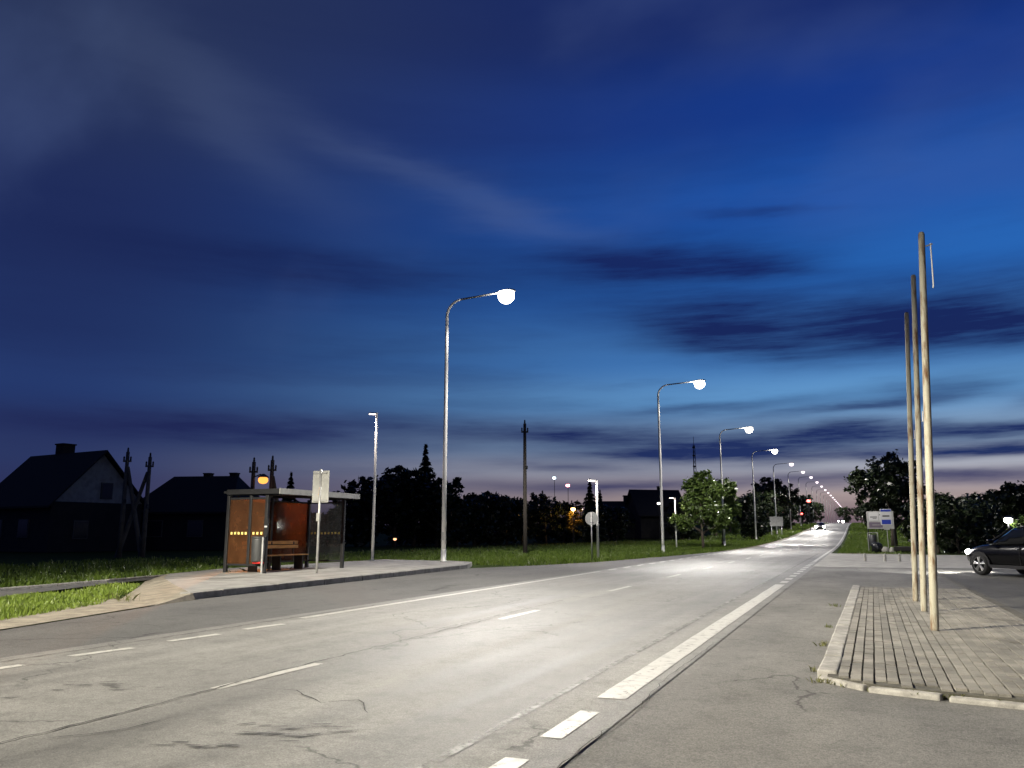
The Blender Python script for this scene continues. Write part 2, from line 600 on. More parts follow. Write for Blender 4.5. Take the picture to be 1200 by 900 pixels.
CONCPOLE = mat('old_concrete_pole', (.08, .078, .072), .9, 0, .3, 3)
BARK = mat('bark', (.07, .055, .04), .9, 0, .5, 7, stretch=(3, 3, .6), bump=.6, bscale=20)
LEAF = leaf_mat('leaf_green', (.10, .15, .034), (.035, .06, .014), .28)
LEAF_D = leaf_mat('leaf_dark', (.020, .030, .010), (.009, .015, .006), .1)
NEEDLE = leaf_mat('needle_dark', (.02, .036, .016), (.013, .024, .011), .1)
WALL_G = mat('grey_render', (.10, .095, .085), .9, 0, .25, 1.5)
GABLE = mat('pale_gable_boards', (.34, .33, .30), .9, 0, .3, 2)
WALL_D = mat('dark_boards', (.022, .02, .018), .9, 0, .3, 2)
ROOF = mat('dark_roof', (.012, .011, .011), .85, 0, .3, 3)
CHIM = mat('chimney_brick', (.03, .022, .018), .9, 0, .4, 9)
WIN = mat('dark_window', (.02, .022, .028), .1)
BODY = mat('black_car_paint', (.003, .003, .0035), .2, 0, spec=.3)
BODY_G = mat('grey_car_paint', (.12, .12, .125), .25, .3)
GLASSD = mat('car_glass', (.006, .007, .008), .05, 0)
TYRE = mat('tyre_rubber', (.012, .012, .012), .85)
RIM = mat('alloy_rim', (.55, .55, .56), .3, .8)
CHROME = mat('bright_trim', (.7, .7, .7), .2, .9)
PLASTIC = mat('black_plastic', (.012, .012, .013), .5)
BINGREY = mat('bin_grey', (.055, .057, .06), .5, .2, .2, 4)
RED = mat('red_plastic', (.5, .02, .015), .5)
PANE_O = pane_mat('orange_glow_pane', (.72, .55, .42), .36, (.46, .25, .13))  # orange glow of the lamp behind is put into the tint and grime colour
PANE_C = pane_mat('clear_pane', (.86, .87, .86), .05, (.3, .3, .28))
YELLOW = mat('yellow_sticker', (.85, .7, .22), .5)
WHITE = mat('white_panel', (.55, .55, .54), .5)
BLUE = mat('blue_panel', (.02, .045, .36), .45)
PURPLE = mat('mauve_panel', (.14, .11, .15), .5)
STONE = mat('pale_stone', (.45, .43, .38), .85, 0, .3, 9, bump=.4)
LIT = emis('led_lens', (1, .95, .86), 30)
LIT_FAR = emis('led_lens_far', (1, .84, .92), 2.2)
LIT_SM = emis('path_lens', (1, .80, .66), 16)
SODIUM = emis('sodium_lens', (1, .36, .07), 2.0)
HEADL = emis('headlamp_lens', (1, .97, .92), 60)
REDL = emis('red_lens', (1, .06, .05), 18)
WARMWIN = emis('warm_window', (1, .55, .2), 1.2)
TAILL = mat('tail_lamp', (.25, .01, .01), .25)


def spot(parent, loc, power, col=(1, .95, .86), size=160, blend=.4, rad=.2, rot=(0, 0, 0), name='lamp_light', batwing=False, back=(-.4, -.12)):
    d = bpy.data.lights.new(name, 'SPOT')
    d.energy = power
    d.color = col
    d.spot_size = math.radians(size)
    d.spot_blend = blend
    d.shadow_soft_size = rad
    if batwing:      # street optics: throws most of its light out along the road, little straight down
        d.use_nodes = True
        nt = d.node_tree
        em = nt.nodes['Emission']
        tcn = nt.nodes.new('ShaderNodeTexCoord')
        sp_ = nt.nodes.new('ShaderNodeSeparateXYZ')
        nt.links.new(tcn.outputs['Normal'], sp_.inputs[0])
        ab = nt.nodes.new('ShaderNodeMath'); ab.operation = 'ABSOLUTE'
        nt.links.new(sp_.outputs[2], ab.inputs[0])
        mx_ = nt.nodes.new('ShaderNodeMath'); mx_.operation = 'MAXIMUM'; mx_.inputs[1].default_value = .40
        nt.links.new(ab.outputs[0], mx_.inputs[0])
        pw = nt.nodes.new('ShaderNodeMath'); pw.operation = 'POWER'; pw.inputs[1].default_value = -2.1
        nt.links.new(mx_.outputs[0], pw.inputs[0])
        bk = nt.nodes.new('ShaderNodeMapRange'); bk.interpolation_type = 'SMOOTHSTEP'
        neg = nt.nodes.new('ShaderNodeMath'); neg.operation = 'MULTIPLY'; neg.inputs[1].default_value = 1.0
        nt.links.new(sp_.outputs[0], neg.inputs[0])
        nt.links.new(neg.outputs[0], bk.inputs[0])
        for q, v_ in enumerate((*back, .05, 1.0)):
            bk.inputs[q + 1].default_value = v_
        ml = nt.nodes.new('ShaderNodeMath'); ml.operation = 'MULTIPLY'
        nt.links.new(pw.outputs[0], ml.inputs[0])
        nt.links.new(bk.outputs[0], ml.inputs[1])
        nt.links.new(ml.outputs[0], em.inputs['Strength'])
    o = bpy.data.objects.new(name, d)
    COL.objects.link(o)
    o.parent = parent
    o.location = loc
    o.rotation_euler = rot
    return o


def point(parent, loc, power, col, rad=.12, name='lamp_light'):
    d = bpy.data.lights.new(name, 'POINT')
    d.energy = power
    d.color = col
    d.shadow_soft_size = rad
    o = bpy.data.objects.new(name, d)
    COL.objects.link(o)
    o.parent = parent
    o.location = loc
    return o


# ------------------------------------------------------------------ ground, road, pavements
YS = [-300, -60, 0, 30, 60, 70, 78, 86, 94, 102, 110, 120, 130, 140, 150, 160, 170, 180, 195, 210, 225, 240, 255, 270, 290, 310, 330, 350, 380, 410, 450, 520, 600, 700, 900, 1300, 2500, 4000]


def strip(name, x0, x1, y0, y1, dz, m, parent=None, nx=1):
    ys = [y0] + [y for y in YS if y0 < y < y1] + [y1]
    mb = MB()
    vs, fs = [], []
    for y in ys:
        for i in range(nx + 1):
            vs.append((x0 + (x1 - x0) * i / nx, y, gz(y) + dz))
    w = nx + 1
    for j in range(len(ys) - 1):
        for i in range(nx):
            fs.append((j * w + i, j * w + i + 1, (j + 1) * w + i + 1, (j + 1) * w + i))
    mb.add(vs, fs)
    return mb.build(name, m, parent)


def sheet(name, poly, z, m, parent=None):
    mb = MB()
    mb.add([(p[0], p[1], z) for p in poly], [tuple(range(len(poly)))])
    return mb.build(name, m, parent)


ground = tag(strip('ground', -3000, 3000, -300, 4000, -0.03, GRASS, nx=4), 'dark grassy ground around the road', kind='structure')
road = tag(strip('road', -9.0, -1.75, -120, 1500, 0.012, A_ROAD), 'weathered grey asphalt road running away to the lights', kind='structure')
bay_poly = [(-8.6, -14), (-9.2, -8), (-11.5, 8.3), (-13.0, 13.6), (-13.6, 22), (-14.3, 29.6), (-12.9, 33), (-11.6, 38), (-10.6, 48), (-10, 55), (-9.3, 66), (-8.6, 66)]
bay = tag(sheet('bus_bay', bay_poly[::-1], 0.006, A_BAY), 'darker asphalt bus bay beside the road', kind='structure')
shoulder = tag(strip('road_shoulder', -9.6, -8.8, 55, 900, 0.002, SAND), 'narrow sandy strip along the far side of the road', kind='structure')
apron = tag(sheet('side_apron', [(-1.9, -30), (30, -30), (30, 38), (-1.9, 38)], 0.004, A_APRON), 'grey asphalt apron of a side entrance beside the road', kind='structure')
drive = tag(sheet('driveway', [(-1.8, 36.5), (26, 36.5), (26, 57), (3.0, 58.5), (-.4, 58), (-1.8, 60)], 0.014, A_DRIVE), 'pale concrete driveway beyond the paved island', kind='structure')
lot = tag(sheet('car_park', [(2.42, 6), (40, 6), (40, 36), (2.42, 36)], 0.05, A_LOT), 'dark asphalt car park beside the paved island', kind='structure')


def markings():
    def line(x, y0, y1, w, m=PAINT, dx=0.0, jag=0.0, name='lane_marking'):
        n = max(2, int((y1 - y0) / .5) + 1) if y1 - y0 < 25 else max(2, int((y1 - y0) / 6))
        vs, fs = [], []
        for i in range(n + 1):
            y = y0 + (y1 - y0) * i / n
            j = RNG.uniform(-jag, jag)
            xx = x + dx * i / n
            vs += [(xx - w / 2 + j, y, gz(y) + .017), (xx + w / 2 + j * .6, y, gz(y) + .017)]
            if i:
                fs.append((2 * i - 2, 2 * i - 1, 2 * i + 1, 2 * i))
        return MB().add(vs, fs).build(name, m, road)
    # centre dashes
    for y0, y1 in ((-1.4, .4), (6.05, 7.6), (12.5, 14.2)):
        line(-5.44, y0, y1, .12, jag=.006)
    y = 19.4
    while y < 330:
        line(-5.6, y, y + 2.0, .12, jag=.004)
        y += 6.6
    # worn ghost line along the seam
    line(-5.74, 10.8, 16.5, .05, PAINT_OLD_GLINT, jag=.01)
    # bay divider: wavy short dashes then a solid line
    for y0, y1, dx in ((4.2, 4.9, 0), (5.55, 6.3, 0), (6.95, 7.72, .1), (8.36, 9.2, .06), (9.78, 10.58, .07)):
        line(-8.3 - dx / 2, y0, y1, .13, dx=dx, jag=.025)
    line(-8.52, 11.4, 29, .15, dx=-.18, jag=.008)
    y = 30.2
    while y < 62:
        line(-8.72, y, y + 1.0, .14, jag=.01)
        y += 2.2
    line(-8.7, 63, 900, .14)
    # right edge: wide line, big dash, small dashes, far solid line
    line(-2.03, 7.0, 23.6, .25, jag=.006)
    line(-2.04, 5.55, 6.45, .16, jag=.004)
    line(-2.05, 4.1, 4.98, .16, jag=.004)
    y = 24.4
    while y < 42:
        line(-2.02, y, y + .9, .2, jag=.006)
        y += 1.75
    line(-2.03, 43, 900, .16)
    # highlight on the seam left of the edge line, painted as a pale stripe
    line(-2.5, 3, 60, .075, PAINT_OLD_GLINT, jag=.012, name='seam_glint')

    def crack(pts, w, m=CRACK, name='crack'):
        mb = MB()
        fine = []
        for a, b in zip(pts, pts[1:]):
            d = math.hypot(b[0] - a[0], b[1] - a[1])
            n = max(2, int(d / .12))
            for i in range(n):
                t = i / n
                fine.append((a[0] + (b[0] - a[0]) * t + RNG.gauss(0, .012), a[1] + (b[1] - a[1]) * t + RNG.gauss(0, .012)))
        fine.append(pts[-1])
        vs, fs = [], []
        for i, p in enumerate(fine):
            q = fine[min(i + 1, len(fine) - 1)]
            r = fine[max(i - 1, 0)]
            d = Vector((q[0] - r[0], q[1] - r[1])).normalized()
            ww = w * RNG.uniform(.3, 1.3) * (0.25 if i in (0, len(fine) - 1) else 1)
            vs += [(p[0] - d.y * ww / 2, p[1] + d.x * ww / 2, .0205), (p[0] + d.y * ww / 2, p[1] - d.x * ww / 2, .0205)]
            if i:
                fs.append((2 * i - 2, 2 * i - 1, 2 * i + 1, 2 * i))
        mb.add(vs, fs).build(name, m, road)
    crack([(-5.36, 2.0), (-5.38, 5.0), (-5.5, 7.0), (-5.55, 9.0)], .022)
    crack([(-5.55, 9.0), (-5.62, 12.5)], .02)
    crack([(-5.1, 6.2), (-4.7, 6.25), (-4.2, 5.9), (-3.95, 6.1), (-3.6, 5.7)], .014)
    crack([(-5.2, 4.2), (-4.95, 4.5), (-4.9, 4.9)], .016)
    crack([(-1.78, 3.9), (-1.76, 5.0), (-1.72, 6.6), (-1.8, 8.2), (-1.78, 11)], .009)
    crack([(-1.76, 5.2), (-1.74, 6.0), (-1.7, 7.4)], .007)
    crack([(-8.72, 2), (-8.66, 8), (-8.7, 14)], .03)
    # dark tyre and tar smears
    for cx, cy, n, sp_ in ((-6.62, 5.75, 14, .2), (-6.9, 4.9, 6, .1), (-3.85, 4.95, 16, .2), (-4.1, 4.45, 10, .12), (-3.6, 5.2, 9, .16)):
        mb = MB()
        for _ in range(n):
            a = RNG.uniform(.2, .9)
            px, py = cx + RNG.gauss(0, sp_ * 1.3), cy + RNG.gauss(0, sp_ * .5)
            l, w = RNG.uniform(.03, .11), RNG.uniform(.004, .013)
            k = 7
            mb.add([(px + math.cos(t) * l * math.cos(a) - math.sin(t) * w * math.sin(a), py + math.cos(t) * l * math.sin(a) + math.sin(t) * w * math.cos(a), .0185 + .0002 * _) for t in [6.2832 * q / k for q in range(k)]], [tuple(range(k))])
        mb.build('tar_smear', TAR, road)


markings()

# bus platform with kerb stones
plat_poly = [(-13.35, 13.9), (-13.92, 22), (-14.6, 29.6), (-15.6, 32.2), (-17.6, 33.6), (-21.0, 34.2), (-21.0, 23.4), (-19.9, 19.8), (-18.2, 17.9), (-15.5, 15.6)]
platform = MB()
platform.prism(plat_poly, -0.02, 0.135)
platform = tag(platform.build('bus_platform', CONC), 'raised pale concrete bus platform under the shelter', kind='structure')


def kerbs(path, parent, z1, w=.16, m=KERB, seg=1.0, drop=0.0, name='kerb_stone', gap=.012, side=1):
    pts = [Vector((p[0], p[1])) for p in path]
    for a, b in zip(pts, pts[1:]):
        d = (b - a)
        n = max(1, round(d.length / seg))
        u = d.normalized()
        nn = Vector((-u.y, u.x)) * side
        for i in range(n):
            c = a + u * (d.length * (i + .5) / n) + nn * (w / 2)
            ang = math.atan2(u.y, u.x) + RNG.gauss(0, .006)
            o = MB().box((0, 0, 0), (d.length / n - gap, w + RNG.uniform(-.006, .006), z1 + .05)).build(name, m, parent, bevel=.018)
            o.location = (c.x, c.y, (z1 - .05) / 2 + RNG.gauss(0, .003))
            o.rotation_euler = (RNG.gauss(0, .008), RNG.gauss(0, .004), ang)


kerbs([(-13.05, 13.6), (-13.63, 22), (-14.33, 29.6), (-15.4, 32.3), (-17.5, 33.85)], platform, .155, w=.28, m=KERB_D, side=1)
path_poly = [(-14, -12), (-15.6, -12), (-17.4, 6), (-18.7, 13.4), (-20.9, 23.2), (-20.9, 24), (-19.2, 17.2), (-17.2, 13.2), (-15.8, 6)]
footpath = tag(sheet('footpath', [(-16.2, -12), (-14.9, -12), (-15.9, 6), (-17.3, 12.6), (-19.0, 17.0), (-20.9, 23.3), (-20.95, 23.6), (-18.9, 13.9), (-17.6, 6)][::-1], .03, A_BAY), 'narrow footpath leading to the bus platform', kind='structure')
kerbs([(-17.0, -2), (-17.7, 6), (-18.95, 13.6), (-20.9, 23.0)], footpath, .09, w=.1, side=1, seg=1.0)
sand = tag(sheet('sandy_verge', [(-8.9, -14), (-9.5, -8), (-11.6, 8.4), (-13.1, 13.6), (-14.9, 13.1), (-14.2, 12.1), (-12.6, 8.6), (-10.6, -8), (-10.2, -14)][::-1], .012, SAND), 'sandy edge between the grass strip and the bus bay', kind='structure')

ramp_top = [(-12.98, 13.6), (-13.5, 14.0), (-15.5, 15.62), (-18.2, 17.92), (-19.95, 19.85)]
ramp_bot = [(-12.7, 12.2), (-13.3, 12.2), (-14.7, 13.3), (-17.7, 16.6), (-19.6, 18.6)]
MB().add([(a[0], a[1], .138) for a in ramp_top] + [(a[0], a[1], -.015) for a in ramp_bot], [(i_, i_ + 1, i_ + 6, i_ + 5) for i_ in range(4)]).add([(-12.98, 13.6, .138), (-12.7, 12.2, -.015), (-12.9, 13.62, -.02)], [(0, 1, 2)]).build('worn_ramp', SAND, platform)

# paved island
isl_poly = [(-.36, 8.6), (0.0, 8.28), (1.2, 7.98), (2.4, 7.8), (2.4, 22.4), (-.12, 22.6)]
island = MB()
island.prism(isl_poly, -.02, .062)
island = tag(island.build('paved_island', JOINT), 'low paved island of narrow grey bricks beside the road', kind='structure')


def in_poly(p, poly):
    c = False
    n = len(poly)
    for i in range(n):
        a, b = poly[i], poly[i - 1]
        if (a[1] > p[1]) != (b[1] > p[1]) and p[0] < (b[0] - a[0]) * (p[1] - a[1]) / (b[1] - a[1]) + a[0]:
            c = not c
    return c


def pavers():
    bw, bl = .104, .203
    protos = []
    for m in BRICK:
        protos.append([])
        for w in (.093, .097):
            bm = bmesh.new()
            bmesh.ops.create_cube(bm, size=1)
            for v in bm.verts:
                v.co = Vector((v.co.x * w, v.co.y * .2026, v.co.z * .05))
                if v.co.z > 0:
                    v.co.x *= .93
                    v.co.y *= .988
            me = bpy.data.meshes.new('brick')
            bm.to_mesh(me)
            bm.free()
            me.materials.append(m)
            protos[-1].append(me)
    spots = []
    nx = int(2.9 / bw)
    for i in range(nx):
        x0 = -.262 + (i + .5) * bw
        off = RNG.uniform(0, bl)
        wob = RNG.gauss(0, .003) + (.0022 if i % 2 else -.0022)
        for j in range(75):
            y = 7.7 + off + j * bl
            x = x0 + (y - 8.6) * .017 * max(0, 1 - i / nx)
            ok = all(in_poly((x + a, y + b), isl_poly) for a in (-.02, .05) for b in (-.1, .1)) and y < 22.45
            if ok and x < 2.26:
                spots.append((x + wob, y))
    vis = sorted(spots, key=lambda p: p[1] + abs(p[0] - .6) * .4)
    near, far = vis[:300], vis[300:]
    for x, y in near:
        me = RNG.choice(RNG.choice(protos))
        o = bpy.data.objects.new('brick', me)
        COL.objects.link(o)
        o.parent = island
        dip = .005 * math.sin(x * 2.1 + y * .9) * math.sin(y * .45)
        o.location = (x, y, .045 + .014 + dip + RNG.gauss(0, .0022))
        o.rotation_euler = (RNG.gauss(0, .008), RNG.gauss(0, .012), RNG.gauss(0, .012))
    for k, m in enumerate(BRICK):
        mb = MB()
        for x, y in far[k::4]:
            dip = .005 * math.sin(x * 2.1 + y * .9) * math.sin(y * .45)
            z = .059 + dip + RNG.gauss(0, .0022)
            c = Vector((x, y, z))
            vs = []
            r = RNG.gauss(0, .012)
            tx, ty = RNG.gauss(0, .012), RNG.gauss(0, .008)
            for q in range(8):
                a = ((q & 1) - .5) * .096 * (.93 if q & 4 else 1)
                b = ((q >> 1 & 1) - .5) * .2026 * (.988 if q & 4 else 1)
                vs.append((x + a - b * r, y + b + a * r, z + ((q >> 2) - .5) * .05 + a * tx + b * ty))
            mb.add(vs, [(4, 5, 7, 6), (0, 1, 5, 4), (2, 6, 7, 3), (0, 4, 6, 2), (1, 3, 7, 5)])
        tag(mb.build('bricks', m, island), kind='stuff')


pavers()
kerbs([(-.45, 8.72), (-.21, 22.7)], island, .09, w=.185, side=-1, seg=1.05)
# broken rounded front kerb pieces
for a, b in (((-.45, 8.62), (-.05, 8.24)), ((-.02, 8.2), (.55, 8.02)), ((.6, 8.0), (1.25, 7.86)), ((1.3, 7.85), (2.4, 7.7))):
    kerbs([a, b], island, .052, w=.12, side=1, seg=.55)
MB().box((2.36, 15, .045), (.14, 14.2, .06)).build('edge_strip', JOINT, island)

# ------------------------------------------------------------------ grass
def blades(name, poly, n, h, label, m=BLADE, dens=None, zoff=-.02, parent=None, wd=.012):
    xs = [p[0] for p in poly]
    ys = [p[1] for p in poly]
    P = []
    while len(P) < n:
        x, y = RNG.uniform(min(xs), max(xs)), RNG.uniform(min(ys), max(ys))
        if in_poly((x, y), poly) and (dens is None or RNG.random() < dens(x, y)):
            P.append((x, y, gz(y) + zoff))
    P = np.array(P)
    k = len(P)
    hh = h * NPR.uniform(.4, 1.25, k) * (0.75 + .5 * np.sin(P[:, 0] * 2.3 + P[:, 1] * 1.1) * np.sin(P[:, 1] * 1.7))
    hh = np.maximum(hh, h * .2)
    a = NPR.uniform(0, 2 * np.pi, k)
    w = wd * NPR.uniform(.6, 1.5, k)
    ln = NPR.normal(0, .35, (k, 2)) * hh[:, None]
    d = np.stack([np.cos(a) * w, np.sin(a) * w, np.zeros(k)], 1)
    tip = P + np.concatenate([ln, hh[:, None]], 1)
    mid = P + np.concatenate([ln * .35, hh[:, None] * .6], 1)
    V = np.stack([P - d, P + d, mid + d * .8, tip, mid - d * .8], 1).reshape(-1, 3)
    o = np_mesh(name, V, 5, m, parent)
    return tag(o, label, kind='stuff')


tag(blades('grass', [(-12.5, 8.6), (-10.6, -6), (-14.5, -6), (-17.2, 12.4), (-18.3, 17.2), (-16.6, 15.4), (-14.9, 13.3), (-13.8, 12.0)], 42000, .13, 'bright green grass strip between footpath and bus bay', m=BLADE_B, wd=.009), cat='grass')
tag(blades('grass', [(-9.9, 62), (-10.1, 55), (-10.8, 48), (-11.8, 38), (-13.1, 33.2), (-15.5, 33), (-17.6, 34), (-21.2, 34.4), (-34, 34), (-34, 62), (-30, 105), (-9.9, 105)], 52000, .2, 'lit green lawn beyond the bus bay',
           dens=lambda x, y: max(.12, 1.0 - (abs(x + 10) / 26)), wd=.026), cat='grass')
tag(blades('grass', [(-1.4, 60), (2.9, 60), (6, 80), (5, 120), (-1.4, 120)], 12000, .18, 'green verge below the information board', wd=.03), cat='grass')
tag(blades('grass', [(-21.2, 23.6), (-19.2, 14), (-17.9, 6.5), (-28, 6), (-36, 34), (-21.2, 34)], 12000, .2, 'dark rough grass behind the bus shelter', wd=.025, dens=lambda x, y: 1 if x > -24 else .4), cat='grass')
tag(blades('grass', [(-9.7, 104), (-22, 100), (-24, 200), (-16, 320), (-9.7, 320)], 16000, .3, 'rough green verge along the far left of the road', wd=.07), cat='grass')
tag(blades('grass', [(-1.4, 118), (6, 112), (12, 200), (8, 320), (-1.4, 320)], 12000, .3, 'rough green verge along the far right of the road', wd=.07), cat='grass')
# weeds along joints and edges
def weeds(pts, n, h, spread, label):
    P = [(x + RNG.gauss(0, spread), y + RNG.gauss(0, spread), .0) for x, y in pts for _ in range(n)]
    P = np.array(P)
    k = len(P)
    hh = h * NPR.uniform(.3, 1.2, k)
    a = NPR.uniform(0, 6.28, k)
    d = np.stack([np.cos(a), np.sin(a), np.zeros(k)], 1) * .006
    ln = NPR.normal(0, .6, (k, 2)) * hh[:, None]
    tip = P + np.concatenate([ln, hh[:, None]], 1)
    mid = P + np.concatenate([ln * .4, hh[:, None] * .65], 1)
    V = np.stack([P - d, P + d, mid + d, tip, mid - d], 1).reshape(-1, 3)
    return tag(np_mesh('weeds', V, 5, BLADE_DRY), label, 'weeds', kind='stuff')


weeds([(-.45 + .9 * t * 3.1, 8.56 - .3 * min(1, t * 3) - .12 * t * 3) for t in [i / 26 for i in range(26)]] + [(-.5 + RNG.gauss(0, .02), y) for y in (9.2, 11.2, 11.4, 13.4, 17.2, 17.4)] + [(2.36, y) for y in np.arange(8.6, 21, .3)], 16, .06, .035, 'dry weeds growing along the kerb of the paved island')
weeds([(-18.86 - .9 * (t - 21.2) * 0, t) for t in np.arange(21, 26, .35)] + [(-21.0, t) for t in np.arange(24, 34, .5)] + [(-14.2, 12.9), (-14.5, 13.05), (-13.9, 12.7)], 14, .22, .1, 'weeds along the back of the bus platform')

# ------------------------------------------------------------------ street lamps
def street_lamp():
    root = empty('street_lamp', (0, 0, 0))
    MB().lathe([(.17, 0), (.17, .05), (.118, .06), (.118, .5), (.106, .52)], 14).build('base_sleeve', GALV, root, True)
    pts = [(0, 0, .5), (0, 0, 4), (0, 0, 8), (0, 0, 11.1)]
    rad = [.104, .094, .083, .072]
    R = .75
    for i in range(1, 8):
        t = math.radians(86) * i / 7
        pts.append((R - R * math.cos(t), 0, 11.1 + R * math.sin(t)))
        rad.append(.07 - .003 * i)
    MB().tube(pts, rad, 12).build('pole', WHITE_POLE, root, True)
    ex = pts[-1]
    end = (2.55, 0, ex[2] + .10)
    MB().tube([(ex[0] - .02, 0, ex[2]), end], [.048, .04], 10).build('arm', GALV, root, True)
    hd = MB()
    prof = [(2.5, .05, .04), (2.62, .11, .06), (2.85, .2, .09), (3.1, .24, .1), (3.3, .2, .08), (3.42, .06, .04)]
    vs, fs = [], []
    n = 12
    for (x, w, h) in prof:
        for k in range(n):
            t = 2 * math.pi * k / n
            vs.append((x, w * math.cos(t), end[2] + .02 + h * max(-.35, math.sin(t))))
    for i in range(len(prof) - 1):
        for k in range(n):
            fs.append((i * n + k, i * n + (k + 1) % n, (i + 1) * n + (k + 1) % n, (i + 1) * n + k))
    hd.add(vs, fs + [tuple(range(n)), tuple(range((len(prof) - 1) * n, len(prof) * n))])
    head = hd.build('lamp_head', LED_HEAD, root, True)
    MB().lathe([(.03, -.54), (.15, -.515), (.26, -.44), (.335, -.31), (.35, -.18), (.33, -.02)], 20, (2.98, 0, end[2]), 1.05, 1.0).build('lens', LIT, head, True)
    MB().box((.0, -.1, 1.1), (.1, .02, .35)).build('service_door', GALV, root)
    return root, end[2]


lamp0, HZ = street_lamp()
LAMPS = [(-16.9, -2.2), (-16.85, 32.4), (-12.55, 57.1), (-12.5, 85.5), (-12.5, 114), (-12.5, 145), (-12.5, 178), (-12.5, 211), (-12.5, 244)]
y = 277
while y < 900:
    LAMPS.append((-12.5, y))
    y += 33
LAMPS.append((-16.9, -31))
LAB = ['tall curved street lamp before the bus platform', 'tall curved street lamp at the end of the bus platform', 'tall curved street lamp between the round sign and the small green tree',
       'tall street lamp standing just behind the small green tree', 'tall street lamp in front of the dense roadside bush', 'tall street lamp just past the dense roadside bush']
far_lens = [c for h in lamp0.children for c in h.children if c.name.startswith('lens')][0].data.copy()
far_lens.materials[0] = LIT_FAR
LAMP_OBJ = [lamp0] + [copy_tree(lamp0) for _ in LAMPS[1:]]
for i, (x, y) in enumerate(LAMPS):
    o = LAMP_OBJ[i]
    if i > 4:
        for ch in o.children:
            for g2 in ch.children:
                if g2.name.startswith('lens'):
                    g2.data = far_lens
    o.location = (x, y, gz(y) + (.135 if i == 1 else -.02))
    tag(o, 'tall curved street lamp well before the bus bay begins' if y < -10 else LAB[i] if i < len(LAB) else 'tall street lamp in the long row running to the far end of the road', 'street lamp', 'curved street lamps along the road')
    p = [12500, 4000, 3300, 3400, 3600, 3600][i] if i < 6 else 3400
    if y < -10:
        p = 4500
    if y < 560:
        spot(o, (2.98, 0, HZ - .66), p, (1, .925, .75) if i == 0 else (1, .95, .88), 158, .35, .09, batwing=True, back=(-.40, -.12) if y < 10 else (-.78, -.3))


def path_lamp(h):
    root = empty('path_lamp', (0, 0, 0))
    MB().lathe([(.13, 0), (.13, .05), (.075, .06)], 12).build('base_plate', GALV, root)
    MB().tube([(0, 0, .05), (0, 0, h)], [.068, .05], 12).build('pole', WHITE_POLE, root, True)
    hd = MB().box((-.22, 0, h + .01), (.5, .16, .06), ry=.1).build('lamp_head', LED_HEAD, root, bevel=.02)
    MB().box((-.28, 0, h - .032), (.34, .13, .02), ry=.1).build('lens', LIT_SM, hd)
    spot(root, (-.36, 0, h - .12), 420, (1, .86, .74), 150, .5, .08)
    return root


for i, (x, y, h, lab) in enumerate([(-20.3, 32.1, 6.75, 'slender path lamp behind the bus shelter'), (-12.36, 40.9, 4.1, 'slender path lamp just behind the round traffic sign'), (-14.74, 72.5, 4.45, 'short path lamp beside the small green tree'),
                                    (-16.5, 160, 5, None), (-16.5, 186, 5, None), (-16.5, 212, 5, None), (-16.5, 238, 5, None), (-16.5, 264, 5, None)]):
    o = path_lamp(h)
    o.location = (x, y, gz(y) + (.13 if i == 0 else -.02))
    if i == 0:
        o.rotation_euler = (0, 0, -.25)
    tag(o, lab or 'short path lamp in the row beyond the roadside bush', 'path lamp', 'small lamps along the footpath')

